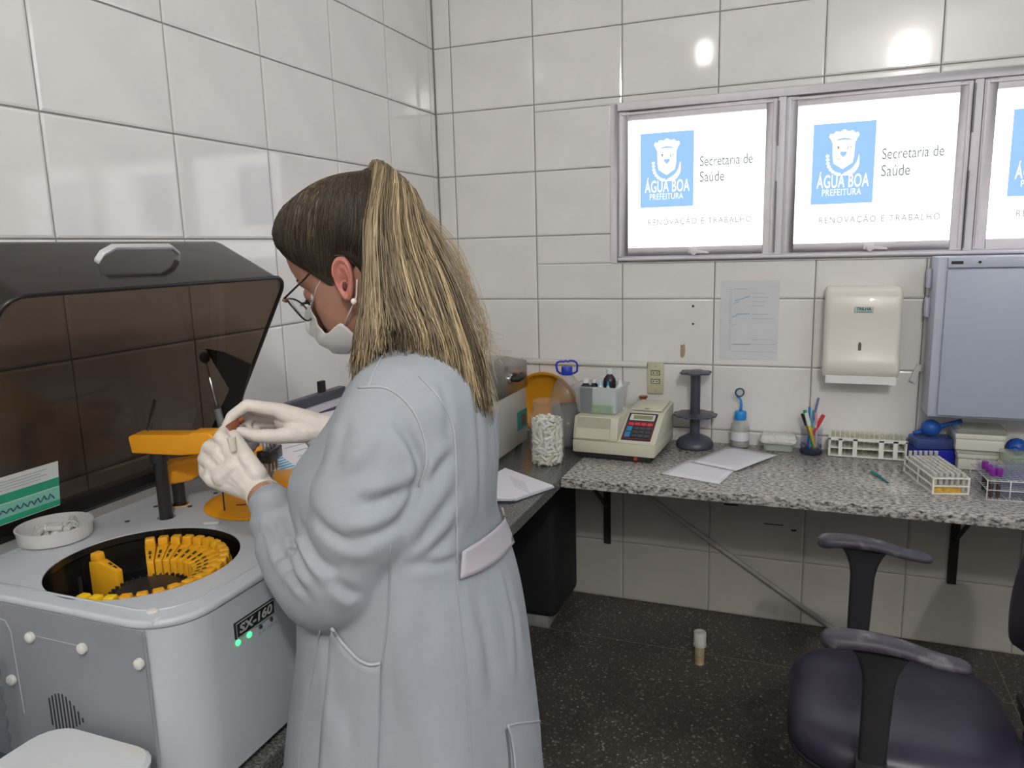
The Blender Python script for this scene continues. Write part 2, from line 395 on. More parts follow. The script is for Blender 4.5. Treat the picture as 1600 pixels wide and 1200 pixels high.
    # latch: pivot plate, handle bar and knob on the bottom rail
    lx = (sx0 + sx1) / 2 + .005
    l = MB().b2((lx - .022, -.006, z0 + .008), (lx + .012, .005, z0 + .026)).build('latch', M_wmetal, sash, bevel=.002)
    MB().prism([(-.012, .004), (.012, .006), (.05, .0), (.055, -.008), (.012, -.006), (0, -.014), (-.012, -.008)], 0, .007, o=(lx, -.006, z0 + .014), en=(0, -1, 0)).build('latch_lever', M_wmetal, sash, bevel=.0015)
    # side stay arms in the jambs
    MB().b2((sx1 + .002, -.004, z1 - .16), (sx1 + .007, .004, z1 - .01)).b2((sx1 + .002, -.004, z0 + .005), (sx1 + .006, .004, z1 - .28)).build('stay_arm', mat('dark_steel', (.16, .155, .17), .5, .4), sash)
# ------------------------------------------------------------ lamps
M_wplastic = mat('white_plastic', (.78, .78, .76), .4)
for i, (lx, ly, watt) in enumerate(LAMPS):
    t = thing('ceiling_lamp', ('bulb under the ceiling on the left, behind the photographer', 'bulb under the ceiling on the right, behind the photographer')[i], 'lamp', (lx, ly, CEIL))
    MB().lathe([(0, 0), (.055, 0), (.05, -.02), (.022, -.03), (.022, -.07), (0, -.07)], (lx, ly, CEIL - .0005), seg=24, close=False).build('lamp_holder', M_wplastic, t, smooth='a')
    R_ = .055; A_ = 4 * PI * R_ * R_ + 2 * PI * R_ * .06
    M_lamp = mat('bulb_%d' % i, (.9, .9, .9), .4, emit=(1, .965, .92), estr=watt / (PI * A_))
    MB().lathe([(0, -.071)] + [(R_ * math.sin(a), -.071 - R_ + R_ * math.cos(a)) for a in np.linspace(.15, PI / 2, 7)] + [(R_ * math.cos(a), -.131 - R_ - R_ * math.sin(a)) for a in np.linspace(0, PI / 2, 8)], (lx, ly, CEIL), seg=20, close=False).build('bulb', M_lamp, t, smooth=True)
# ------------------------------------------------------------ granite benches
BZ = .70
def granite(name, dark):
    m = bpy.data.materials.new(name); m.use_nodes = True; nt = m.node_tree; b = nt.nodes['Principled BSDF']
    tc = nt.nodes.new('ShaderNodeTexCoord'); mp = nt.nodes.new('ShaderNodeMapping'); mp.inputs['Scale'].default_value = (.55, 1, 1)
    nt.links.new(tc.outputs['Object'], mp.inputs[0])
    n = nt.nodes.new('ShaderNodeTexNoise'); n.inputs['Scale'].default_value = 130 if not dark else 260; n.inputs['Detail'].default_value = 3; n.inputs['Roughness'].default_value = .6
    nt.links.new(mp.outputs[0], n.inputs['Vector'])
    rp = nt.nodes.new('ShaderNodeValToRGB'); e = rp.color_ramp.elements
    if dark: cs = [(.36, (.045, .048, .047)), (.5, (.11, .115, .11)), (.64, (.20, .205, .195))]
    else: cs = [(.33, (.035, .035, .04)), (.42, (.20, .19, .185)), (.52, (.41, .395, .37)), (.62, (.60, .575, .53))]
    e[0].position = cs[0][0]; e[0].color = (*cs[0][1], 1); e[1].position = cs[-1][0]; e[1].color = (*cs[-1][1], 1)
    for p, c in cs[1:-1]: x = e.new(p); x.color = (*c, 1)
    nt.links.new(n.outputs['Fac'], rp.inputs[0]); nt.links.new(rp.outputs[0], b.inputs['Base Color'])
    b.inputs['Roughness'].default_value = .22; b.inputs['Specular IOR Level'].default_value = .5
    return m
M_gr = granite('speckled_granite', 0); M_gr2 = granite('grey_granite', 1)
M_blk = mat('black_steel', (.018, .017, .017), .55, .2)
M_white2 = mat('ivory_plastic', (.70, .68, .60), .42, noise=.03, nscale=12)
bench = thing('granite_worktop', 'speckled grey granite worktop along the window wall, on black brackets', 'worktop', (1.9, -.3, BZ))
MB().b2((.702, -.605, BZ - .032), (XR - .03, -.002, BZ)).build('slab', M_gr, bench, bevel=.003)
for x in (.69 + .02, 1.96, 2.9):
    b = MB().b2((x - .014, -.012, .24), (x + .014, -.001, BZ - .033)).b2((x - .014, -.50, BZ - .06), (x + .014, -.002, BZ - .033)).tube([(x, -.012, .40), (x, -.36, BZ - .058)], .008, 6).build('bracket', M_blk, bench)
left = thing('granite_worktop', 'darker grey granite worktop along the left wall, carrying the white analyzer', 'worktop', (.35, -1.5, BZ))
MB().b2((.002, -2.75, BZ - .032), (.700, -.002, BZ)).build('slab', M_gr2, left, bevel=.003)
MB().b2((.690, -2.75, BZ - .034), (.7005, -.607, BZ - .004)).build('edge_strip', M_gr2, left)
for y in (-.62, -1.62, -2.6):
    MB().b2((.001, y - .014, .24), (.012, y + .014, BZ - .033)).b2((.002, y - .014, BZ - .06), (.56, y + .014, BZ - .033)).tube([(.012, y, .38), (.42, y, BZ - .058)], .008, 6).build('bracket', M_blk, left)
# drawer unit under the left worktop, behind the woman
cb = thing('drawer_unit', 'white drawer unit under the left worktop, behind the woman', 'cabinet', (.37, -1.20, 0))
MB().b2((.05, -1.49, .05), (.655, -.98, .655)).build('carcass', M_wplastic, cb, bevel=.004)
MB().b2((.08, -1.46, .001), (.62, -1.01, .05)).build('plinth', M_blk, cb)
for z0, z1 in ((.07, .24), (.255, .44), (.455, .64)):
    d = MB().b2((.656, -1.48, z0), (.676, -.99, z1)).build('drawer', M_wplastic, cb, bevel=.004)
    MB().lathe([(.0, .0), (.010, .0), (.010, .012), (.016, .016), (.016, .024), (0, .026)], (.676, -1.04, (z0 + z1) / 2), (1, 0, 0), 14).build('knob', M_blk, d, smooth='a')
# black case under the corner
cs = thing('case', 'black case standing on a pale stand in the dark corner under the worktop', 'case', (.50, -.2, 0))
MB().b2((.31, -.34, .001), (.56, -.09, .05)).build('stand', mat('pale_concrete', (.22, .22, .22), .8, noise=.15), cs, bevel=.006)
MB().b2((.27, -.36, .051), (.60, -.06, .60)).build('body', mat('black_fabric', (.010, .0105, .0125), .75, bump=.1), cs, bevel=.035, seg=4)
MB().tube([(.40, -.20, .60), (.40, -.20, .632), (.48, -.20, .632), (.48, -.20, .60)], .008).build('handle', M_blk, cs, smooth=True)
# pvc stub
pv = thing('pipe_stub', 'white capped plastic pipe stub rising from the dark floor', 'pipe', (1.139, -.405, 0))
MB().lathe([(.0165, .0), (.0165, .078)], (1.139, -.405, 0.0005), seg=24).build('pipe', mat('aged_pvc', (.46, .36, .24), .6, noise=.25, nscale=40), pv, smooth='a')
MB().lathe([(.0165, .068), (.0225, .069), (.0235, .074), (.0215, .079), (.0215, .118), (.0195, .121), (.0125, .1205), (.0115, .1165), (0, .1165)], (1.139, -.405, 0.0005), seg=24).build('cap', mat('white_pvc', (.62, .59, .54), .5, noise=.1), pv, smooth='a')
# diagonal pipe on the wall under the worktop
tag(MB().tube([(.80, -.012, .512), (.86, -.012, .472), (1.575, -.012, .010)], .0095, 10).build('wall_pipe', mat('painted_conduit', (.42, .41, .37), .5, noise=.1), smooth=True), 'thin conduit running diagonally down the tiles under the worktop', 'conduit')
# stains left on the wall tiles
def stain(label, x, z, w, h, col, nm='rust_mark'):
    tag(MB().prism([(a * w / 2, b * h / 2) for a, b in ((-1, -.7), (-.5, -1), (.6, -.9), (1, -.2), (.8, 1), (-.4, .8), (-1, .9))], 0, .0006, o=(x, -.0002, z), en=(0, -1, 0)).build(nm, mat('stain_%s' % label[:14], col, .8, noise=.2, nscale=120)), label, 'stain')
stain('brown rust streak on the tile left of the notice', 1.007, 1.052, .018, .055, (.42, .31, .22))
stain('upper dark screw hole in the tile left of the notice', 1.043, 1.2225, .009, .009, (.03, .03, .03), 'screw_hole')
stain('lower dark screw hole in the tile left of the notice', 1.044, 1.155, .008, .008, (.03, .03, .03), 'screw_hole')
stain('brown smear on the dark tile under the worktop, upper one', 1.20, .455, .055, .007, (.06, .045, .035))
stain('short brown smear under the worktop beside the second grout line', 1.43, .376, .020, .008, (.06, .04, .03))
stain('long thin reddish smear under the worktop, left of the second grout line', 1.36, .392, .075, .005, (.11, .075, .055))

# ------------------------------------------------------------ things on the back wall
# raceway and outlet
tag(MB().b2((.36, -.014, .985), (.872, -.001, 1.006)).b2((.36, -.017, .989), (.872, -.013, 1.002)).build('cable_raceway', mat('raceway_white', (.70, .69, .66), .45), bevel=.0015), 'long white cable raceway running to the wall outlet', 'raceway')
ou = thing('wall_outlet', 'ivory wall plate with two sockets above the brown bottle', 'outlet', (.905, 0, .943))
M_ivory = mat('aged_ivory', (.54, .53, .36), .4)
MB().b2((.873, -.009, .880), (.936, -.0005, 1.003)).build('plate', M_ivory, ou, bevel=.003)
for z in (.964, .931):
    s = MB().b2((.887, -.0105, z - .0095), (.922, -.0088, z + .0095)).build('socket', M_dark, ou)
    MB().b2((.8895, -.0122, z - .007), (.9195, -.0104, z + .007)).build('insert', M_ivory, s)
    for dx in (-.007, .007): MB().cyl((.9045 + dx, -.0126, z), (.9045 + dx, -.0120, z), .0027, seg=10).build('hole', M_dark, s)
for z in (.9895, .8935): MB().cyl((.9045, -.0098, z), (.9045, -.0088, z), .003, seg=10).build('screw', mat('screw_steel', (.35, .34, .28), .4, .6), ou)
# notice in a plastic sleeve
no = thing('notice', 'paper notice in a clear plastic sleeve taped to the tiles', 'notice', (1.247, 0, 1.172))
MB().b2((1.143, -.0022, 1.027), (1.349, -.0008, 1.317)).build('sheet', mat('notice_paper', (.66, .68, .70), .35, noise=.03, nscale=14), no)
M_pen = mat('blue_ink', (.05, .22, .50), .6); M_print = mat('faint_print', (.42, .44, .46), .7)
def scrib(pts, r, m, nm): MB().tube([(x, -.0026, z) for x, z in pts], r, 5, flat=.4).build(nm, m, no)
scrib([(1.195, 1.243), (1.215, 1.249), (1.235, 1.256), (1.247, 1.259)], .0022, M_pen, 'ink_stroke'); scrib([(1.188, 1.228), (1.20, 1.236), (1.212, 1.24)], .0013, M_pen, 'ink_stroke')
scrib([(1.186, 1.183), (1.197, 1.185), (1.202, 1.193), (1.225, 1.194), (1.249, 1.195)], .0021, M_pen, 'ink_stroke'); scrib([(1.187, 1.152), (1.197, 1.157), (1.203, 1.157)], .0009, M_pen, 'ink_stroke')
rn = random.Random(4)
for k in range(13):
    z = 1.285 - k * .0155; x0 = 1.19 if k in (0,) else 1.255
    if k in (5, 8, 9, 10, 11): continue
    MB().b2((x0, -.0025, z), (x0 + rn.uniform(.04, .085), -.0021, z + .0016)).build('print_line', M_print, no)
for k in range(34):
    MB().b2((1.174, -.0025, 1.283 - k * .0068), (1.185, -.0021, 1.2843 - k * .0068)).build('print_line', M_print, no)
for z in (1.094, 1.066): MB().b2((1.187, -.0025, z - .012), (1.34, -.0021, z - .0107)).build('print_line', M_print, no)
MB().b2((1.19, -.0025, 1.079), (1.252, -.0021, 1.0815)).build('print_line', M_print, no)
# paper towel dispenser
td = thing('towel_dispenser', 'cream paper towel dispenser on the wall with a folded towel hanging out', 'dispenser', (1.622, 0, 1.0))
M_cream = mat('cream_plastic', (.74, .70, .61), .3, coat=.2)
def disp(x0, x1, y):
    return [(x, y) for x in (x0, x1)]
secs = [(.985, -.010, -.098, .116), (.999, -.010, -.112, .121), (1.02, -.010, -.117, .122), (1.05, -.010, -.112, .1205), (1.08, -.010, -.101, .1205), (1.20, -.010, -.098, .1205), (1.26, -.010, -.097, .1205), (1.280, -.010, -.086, .119), (1.291, -.010, -.066, .116), (1.2955, -.010, -.045, .112)]
P = []; nv = 0
for (z, y1, y0, hw) in secs:
    ring = []
    for (x, y) in rrect(2 * hw, y1 - y0, min(.020, (y1 - y0) * .45), 5): ring.append((1.622 + x, (y0 + y1) / 2 + y + .008, z))
    nv = len(ring); P += ring
m_ = MB().grid(P, len(secs), nv, True); m_.f.append(tuple(range(nv))[::-1]); m_.f.append(tuple(range((len(secs) - 1) * nv, len(secs) * nv)))
hs = m_.build('housing', M_cream, td, smooth='a')
MB().b2((1.507, -.096, .992), (1.737, -.030, .999)).build('slot_tray', M_cream, td, bevel=.002)
MB().prism([(-.100, .990), (-.094, .992), (-.096, .966), (-.101, .965)], 1.512, 1.733, o=(0, 0, 0), ex=(0, 1, 0), ey=(0, 0, 1), en=(1, 0, 0)).build('paper_towel', mat('towel_paper', (.78, .78, .78), .8), td)
MB().b2((1.593, -.0935, 1.209), (1.653, -.0885, 1.230)).build('badge', mat('badge_pale', (.50, .60, .58), .4), td, bevel=.002)
text('TRILHA', 'lettering', mat('badge_teal', (.02, .08, .09), .4), td, (1.600, -.0937, 1.2165), (1, 0, 0), (0, 0, 1), .046, .0105, bold=.03)
MB().b2((1.600, -.0938, 1.2115), (1.646, -.0934, 1.2128)).build('badge_line', mat('badge_teal'), td)
MB().prism([(a * .0105 * (1 if b > 0 else .9), b) for a, b in ((-.8, .034), (-.4, .040), (.4, .040), (.8, .034), (1.15, -.018), (.8, -.029), (0, -.033), (-.8, -.029), (-1.15, -.018))], 0, .0035, o=(1.616, -.0885, 1.075), en=(0, -1, 0)).build('window_recess', mat('cream_shadow', (.62, .585, .51), .4), td, bevel=.001)
MB().prism([(a * .0052, b) for a, b in ((-1, .02), (-.5, .028), (.5, .028), (1, .02), (.9, -.004), (-.9, -.004))], 0, .0012, o=(1.616, -.0920, 1.080), en=(0, -1, 0)).build('level_window', mat('smoke_window', (.13, .115, .09), .2), td)
# wall cabinet
M_cab = mat('cabinet_bluegrey', (.50, .54, .64), .42, noise=.02, nscale=5)
wc = thing('wall_cabinet', 'bluish white wall cabinet at the right edge, above the blue bulbs', 'cabinet', (2.1, 0, .9))
MB().b2((1.826, -.145, .872), (2.42, -.001, 1.392)).build('carcass', M_cab, wc, bevel=.004)
MB().b2((1.853, -.158, .880), (2.40, -.146, 1.352)).build('door', mat('cabinet_door', (.42, .47, .57), .4), wc, bevel=.004)
MB().b2((1.853, -.157, 1.357), (2.40, -.146, 1.390)).build('top_rail', M_cab, wc, bevel=.003)
for z0, z1 in ((1.287, 1.351), (1.192, 1.256)):
    MB().b2((1.812, -.055, z0), (1.827, -.012, z1)).build('hinge', mat('hinge_lilac', (.60, .58, .72), .4), wc, bevel=.003)
MB().b2((1.862, -.1585, 1.369), (1.895, -.1572, 1.378)).build('name_plate', M_dark, wc)
MB().cyl((1.94, -.1615, 1.374), (1.94, -.157, 1.374), .0042, seg=14).build('lock', M_dark, wc)
tag(MB().box((1.801, -.012, .995), (.016, .012, .062), Matrix.Rotation(.35, 3, 'Y')).b2((1.806, -.010, 1.0), (1.826, -.004, 1.012)).build('cable_clip', mat('raceway_white')), 'small white tilted plastic clip on the tiles beside the wall cabinet', 'clip')
# ------------------------------------------------------------ things on the window-side worktop
M_pap = mat('paper', (.76, .76, .80), .8)
M_ink = mat('paper_print', (.45, .45, .50), .8)
def sheet(name, label, corners, z, lines=(), cat='paper'):
    t = thing(name, label, cat, (*np.mean(corners, 0), z))
    P = []; n = 8; A, B_, C_, D_ = [Vector((*c, z)) for c in corners]
    for i in range(n):
        for j in range(n):
            u, v = i / (n - 1), j / (n - 1)
            p = (A * (1 - u) + B_ * u) * (1 - v) + (D_ * (1 - u) + C_ * u) * v
            p.z += .0012 + .0016 * math.sin(u * 2.6) * math.sin(v * 3.0); P.append(p)
    MB().grid(P, n, n).build('sheet', M_pap, t, smooth=True, solid=.0006)
    for (u0, v0, u1, v1) in lines:
        def q(u, v, dz): p = (A * (1 - u) + B_ * u) * (1 - v) + (D_ * (1 - u) + C_ * u) * v; p.z += .0012 + .0016 * math.sin(u * 2.6) * math.sin(v * 3.0) + dz; return p
        m = 5; S = [q(u0 + (u1 - u0) * i / (m - 1), v0, .0005) for i in range(m)] + [q(u0 + (u1 - u0) * i / (m - 1), v0 + .007, .0005) for i in range(m)]
        MB().grid(S, 2, m).build('print_line', M_ink, t)
    return t
rl = random.Random(11)
lin = [(.12, .12 + .075 * k, .12 + rl.uniform(.3, .75), 0) for k in range(10)]
sheet('printed_sheet', 'blank printed sheet lying under the other sheet, nearer the worktop edge', [(1.007, -.470), (1.205, -.53), (1.250, -.315), (1.080, -.25)], BZ + .0008, [(.3, .8, .8, 0)])
sheet('printed_sheet', 'printed sheet lying on top of the other sheet, nearer the wall', [(1.085, -.315), (1.245, -.385), (1.366, -.150), (1.190, -.075)], BZ + .0058, lin)

# clear jar of white sample cups
M_clear = clear('clear_plastic', (.95, .96, .96), rough=.08, body=.08, bodycol=(.8, .82, .84))
JX, JY = .602, -.440
j = thing('jar', 'large open clear jar full of white plastic cups, beside the beige instrument', 'jar', (JX, JY, BZ))
MB().lathe([(.0, .0015), (.048, .0015), (.056, .007), (.061, .024), (.0615, .05), (.0605, .165), (.058, .178), (.048, .190), (.0475, .193), (.0485, .197), (.0475, .200), (.0485, .204), (.0475, .208), (.0480, .222), (.0495, .2235), (.0495, .2265), (.0470, .2275)], (JX, JY, BZ), seg=40, close=False).build('glass', M_clear, j, smooth=True)
M_cup = mat('cup_white', (.80, .79, .70), .45); M_cup2 = mat('cup_yellowed', (.72, .66, .42), .5)
def cup_mesh(m, k=1.):
    mb = MB().lathe([(.0, .0), (.0048, .0), (.0056, .002), (.0060, .024), (.0074, .0245), (.0074, .0275), (.0052, .0275), (.0048, .004), (0, .004)], (0, 0, -.0135), seg=9, close=False)
    o = mb.build('sample_cup', m, None, smooth='a'); me = o.data; bpy.data.objects.remove(o); return me
cm = [cup_mesh(M_cup), cup_mesh(M_cup2)]
rj = random.Random(5)
def one_cup(p, rot, label, group, me=None):
    o = bpy.data.objects.new('sample_cup', me or (cm[1] if rj.random() < .07 else cm[0])); C.objects.link(o)
    o.location = p; o.rotation_euler = rot; tag(o, label, 'sample cup', group); return o
nl = 15
for k in range(nl):                                   # the outer layer of the heap, cup by cup
    z = BZ + .011 + k * .0102; na = 13
    for a in range(na):
        th = 2 * PI * (a + .5 * (k % 2)) / na + rj.uniform(-.1, .1); rr = .0485 + rj.uniform(-.004, .001) - (.004 if k == 0 else 0)
        o = one_cup((JX + rr * math.cos(th), JY + rr * math.sin(th), z + rj.uniform(-.002, .002)), (0, 0, 0), 'white plastic sample cup in the heap inside the big jar', 'white sample cups in the jar')
        e = Quaternion((math.cos(th), math.sin(th), 0), rj.uniform(0, PI)) @ Quaternion((-math.sin(th), math.cos(th), 0), rj.uniform(-.12, .12))
        o.rotation_euler = e.to_euler()
for k in range(26):
    a = rj.uniform(0, 2 * PI); rr = .036 * math.sqrt(rj.random())
    one_cup((JX + rr * math.cos(a), JY + rr * math.sin(a), BZ + .156 + rj.uniform(0, .010)), (rj.uniform(1.2, 1.9), 0, rj.uniform(0, 6)), 'white plastic sample cup in the heap inside the big jar', 'white sample cups in the jar')
MB().lathe([(0, .006), (.040, .008), (.042, .14), (.03, .152), (0, .154)], (JX, JY, BZ), seg=20, close=False).build('heap_core', M_cup, j, smooth=True)

# water bottle with blue cap and handle
M_water = clear('murky_water', (.72, .70, .68), body=.45, bodycol=(.34, .33, .33)); M_bluep = mat('blue_plastic', (.02, .05, .42), .35)
bx, by = .600, -.185
wbt = thing('water_bottle', 'clear ribbed water bottle with blue cap and carrying handle, behind the jar', 'bottle', (bx, by, BZ))
pr = [(0, .002), (.055, .002), (.062, .010)] + [(.063 - .003 * (k % 2), .02 + .013 * k) for k in range(12)] + [(.063, .185), (.058, .215), (.046, .245), (.028, .268), (.021, .275), (.021, .290)]
MB().lathe(pr, (bx, by, BZ), seg=32, close=False).build('body', M_clear, wbt, smooth=True)
MB().lathe([(0, .004), (.052, .004), (.058, .012), (.0585, .155), (0, .155)], (bx, by, BZ), seg=28, close=False).build('water', M_water, wbt, smooth=True)
MB().lathe([(.0225, .276), (.0245, .278), (.0245, .284), (.0215, .286), (.0215, .305), (.0195, .3075), (0, .3075)], (bx, by, BZ), seg=24).build('cap', M_bluep, wbt, smooth='a')
hp = [(-.024, 0, .279), (-.036, 0, .290), (-.041, 0, .315), (-.036, 0, .324), (-.022, 0, .328), (-.012, 0, .326), (-.004, 0, .329), (.004, 0, .326), (.012, 0, .329), (.024, 0, .328), (.036, 0, .322), (.040, 0, .312), (.038, 0, .287), (.024, 0, .279)]
ca, sa = .93, .36
MB().tube([(bx + p[0] * ca, by + p[0] * sa, BZ + p[2]) for p in hp], .0042, 8).build('handle', M_bluep, wbt, smooth=True)

# orange basin leaning in the corner
ob = thing('basin', 'orange plastic basin leaning on edge in the corner behind the water bottle', 'basin', (.49, -.06, BZ))
MB().lathe([(0, 0), (.105, .0), (.112, .006), (.128, .030), (.136, .034), (.136, .038), (.126, .036), (.108, .010), (.10, .005), (0, .005)], (.470, -.024, BZ + .139), Vector((.0, -.98, -.2)), 40, close=False).build('bowl', mat('orange_plastic', (.80, .36, .02), .4), ob, smooth='a')

# steel-lidded oven at the left
M_steel = mat('brushed_steel', (.42, .40, .37), .28, .9, noise=.06, nscale=90); M_beige = mat('grey_enamel', (.42, .41, .37), .4)
mo = thing('drying_oven', 'small grey oven with a steel lid, black latch and teal label, behind the woman', 'oven', (.25, -.33, BZ))
MB().b2((.10, -.52, BZ + .012), (.436, -.19, BZ + .225)).build('body', M_beige, mo, bevel=.006)
MB().prism([(-.522, .926), (-.522, 1.07), (-.515, 1.075), (-.40, 1.075), (-.188, 1.028), (-.188, .926)], .098, .440, ex=(0, 1, 0), ey=(0, 0, 1), en=(1, 0, 0)).build('steel_lid', M_steel, mo, bevel=.003)
for x, y in ((.13, -.49), (.13, -.22), (.41, -.49), (.41, -.22)): MB().cyl((x, y, BZ + .0005), (x, y, BZ + .012), .014, seg=12).build('foot', M_blk, mo)
lt = MB().lathe([(0, .0), (.019, .0), (.019, .006), (.013, .008), (.011, .004), (0, .004)], (.4405, -.375, .985), (1, 0, 0), 18, close=False).build('latch_ring', mat('chrome'), mo, smooth='a')
MB().tube([(.446, -.375, .985), (.462, -.345, .982), (.464, -.315, .984), (.452, -.285, .988)], [.009, .013, .012, .008], 8).build('latch_handle', M_blk, mo, smooth=True)
MB().b2((.4365, -.300, .770), (.4385, -.195, .842)).build('label_sticker', mat('teal_label', (.02, .22, .22), .4), mo)
MB().b2((.4386, -.262, .782), (.4392, -.215, .825)).build('label_picture', mat('brown_print', (.12, .06, .035), .5), mo)

# photometer
ph = thing('photometer', 'beige benchtop photometer with a sloping keypad and small display', 'instrument', (.668, -.352, BZ), math.radians(-3))
M_bg = mat('instrument_beige', (.60, .585, .46), .42, noise=.025, nscale=10)
def PB(mb, name, m, par=ph, **k): return mb.build(name, m, par, world=False, **k)
PB(MB().b2((.018, .012, .001), (.285, .28, .024)), 'base', mat('black_plastic', (.018, .018, .022), .5), bevel=.003)
PB(MB().b2((0, 0, .022), (.302, .30, .068)), 'lower_shell', M_bg, bevel=.006)
# left sample block with its recess
PB(MB().prism([(.004, .069), (.03, .150), (.30, .150), (.30, .069)], .0, .165, ex=(0, 1, 0), ey=(0, 0, 1), en=(1, 0, 0)), 'sample_block', M_bg, bevel=.004)
nrm = Vector((0, -.952, .306))
def onblk(x0, x1, t0, t1, d, nm, m):
    P0 = Vector((0, .004, .069)); e = Vector((0, .026, .081))
    mb = MB(); q = [P0 + e * t0 + Vector((x0, 0, 0)), P0 + e * t0 + Vector((x1, 0, 0)), P0 + e * t1 + Vector((x1, 0, 0)), P0 + e * t1 + Vector((x0, 0, 0))]
    mb.add(q + [v + nrm * d for v in q], [(0, 1, 2, 3), (4, 5, 6, 7), (0, 1, 5, 4), (1, 2, 6, 5), (2, 3, 7, 6), (3, 0, 4, 7)]); return PB(mb, nm, m)
onblk(.012, .138, .06, .50, .006, 'sample_drawer', M_bg)
onblk(.012, .138, .52, .96, .0015, 'recess_panel', mat('instrument_beige_dark', (.42, .405, .315), .5))
# right wedge with the sloping control panel
W0 = (.006, .071); W1 = (.150, .152)
PB(MB().prism([(.002, .068), W0, W1, (.298, .165), (.300, .068)], .166, .302, ex=(0, 1, 0), ey=(0, 0, 1), en=(1, 0, 0)), 'console', M_bg, bevel=.004)
e_ = Vector((0, W1[0] - W0[0], W1[1] - W0[1])); el = e_.length; e_.normalize(); nn = Vector((0, -e_.z, e_.y)); P0 = Vector((0, *W0))
def onpan(x0, x1, t0, t1, d0, d1, nm, m, par=ph):
    mb = MB(); q = [P0 + e_ * t + Vector((x, 0, 0)) + nn * d0 for x, t in ((x0, t0), (x1, t0), (x1, t1), (x0, t1))]
    mb.add(q + [v + nn * (d1 - d0) for v in q], [(3, 2, 1, 0), (4, 5, 6, 7), (0, 1, 5, 4), (1, 2, 6, 5), (2, 3, 7, 6), (3, 0, 4, 7)]); return PB(mb, nm, m, par)
kp = onpan(.176, .282, .012, .156, .0, .0016, 'keypad', mat('keypad_black', (.022, .02, .024), .4))
dsp = onpan(.184, .274, .116, .148, .0016, .003, 'display_bezel', mat('display_bezel', (.62, .62, .58), .4))
onpan(.196, .266, .122, .142, .003, .0036, 'display', mat('lcd', (.26, .28, .13), .25), dsp)
M_red = mat('key_red', (.60, .045, .06), .4); M_kb = mat('key_blue', (.03, .20, .42), .4); M_kk = mat('key_dark', (.05, .052, .07), .4); M_kr = mat('keypad_red_line', (.45, .03, .04), .5)
for a in ((.180, .278, .020, .0215), (.180, .278, .108, .1095), (.180, .1812, .020, .108), (.2768, .278, .020, .108)): onpan(a[0], a[1], a[2], a[3], .0016, .0021, 'key_outline', M_kr, kp)
for i in range(4): onpan(.186 + i * .0228, .205 + i * .0228, .088, .102, .0016, .004, 'key', M_red, kp)
onpan(.184, .204, .026, .052, .0016, .004, 'key', M_kb, kp); onpan(.184, .204, .056, .082, .0016, .004, 'key', M_kb, kp)
for r0 in range(3):
    for i in range(3): onpan(.211 + i * .0222, .229 + i * .0222, .027 + r0 * .0195, .0425 + r0 * .0195, .0016, .004, 'key', M_kk, kp)
PB(MB().prism([(.155, .156), (.165, .1625), (.290, .1705), (.295, .165)], .180, .292, ex=(0, 1, 0), ey=(0, 0, 1), en=(1, 0, 0)), 'top_hatch', M_bg, bevel=.002)
PB(MB().sph((.236, .163, .163), .008, 10, 6, (1.3, .6, .5)), 'hatch_catch', mat('instrument_beige_dark'), smooth=True)
PB(MB().box((.232, .011, .013), (.013, .004, .011)), 'power_lamp', mat('red_lamp', (.5, .06, .03), .4))

# clear container of reagent bottles on the photometer
ct = thing('container', 'translucent plastic container full of small bottles on top of the beige instrument', 'container', (.742, -.225, .853), math.radians(-7))
M_trl = clear('translucent_plastic', (.88, .91, .92), rough=.2, body=.28, bodycol=(.75, .78, .80))
def shell(w0, d0, w1, d1, h, t=.002, r=.02):
    A = rrect(w0, d0, r, 4); B_ = rrect(w1, d1, r, 4); n = len(A); P = []
    for poly, z in ((A, 0.0), (B_, h)): P += [(x, y, z) for x, y in poly]
    B2 = rrect(w1 + .012, d1 + .012, r + .006, 4); P += [(x, y, h) for x, y in B2]; P += [(x, y, h - .006) for x, y in B2]
    mb = MB().grid(P, 4, n, True); mb.f.append(tuple(range(n))); return mb
shell(.155, .115, .178, .138, .100).build('tub', M_trl, ct, world=False, smooth='a')
def ct_pt(x, y, z=.003): c, s = math.cos(math.radians(-7)), math.sin(math.radians(-7)); return (.742 + x * c - y * s, -.225 + x * s + y * c, .853 + z)
M_amber = mat('dark_amber_glass', (.022, .014, .018), .12); M_cap = mat('cap_white', (.72, .74, .78), .4); M_lab = mat('label_navy', (.055, .06, .10), .5)
def rbottle(p, r, h, glass, capm, label, sticker=None):
    t = thing('reagent_bottle', label, 'bottle', p)
    MB().lathe([(0, 0), (r * .92, 0), (r, .003), (r, h * .68), (r * .93, h * .76), (r * .45, h * .86), (r * .42, h * .9)], p, seg=20).build('glass', glass, t, smooth='a')
    MB().lathe([(r * .52, h * .88), (r * .52, h * 1.0), (0, h * 1.0)], p, seg=18).build('cap', capm, t, smooth='a')
    if sticker: MB().lathe([(r + .0004, h * .12), (r + .0004, h * .62)], p, seg=20, close=False).build('label', sticker, t, smooth=True)
rbottle(ct_pt(-.046, -.032), .022, .118, M_amber, M_cap, 'dark bottle with white cap at the near left corner of the container', M_lab)
rbottle(ct_pt(-.035, .025), .018, .108, M_amber, M_cap, 'dark bottle with white cap behind the near left one in the container', M_lab)
rbottle(ct_pt(.022, .035), .024, .148, M_amber, M_cap, 'tallest dark bottle with white cap standing up at the back of the container')
rbottle(ct_pt(.063, .030), .016, .112, mat('white_bottle', (.70, .72, .72), .4), M_cap, 'white bottle at the right end of the container')
rbottle(ct_pt(-.002, .002), .014, .108, mat('pale_bottle', (.55, .62, .66), .4), mat('cap_pale_blue', (.45, .60, .70), .4), 'pale bottle with pale cap in the middle of the container')
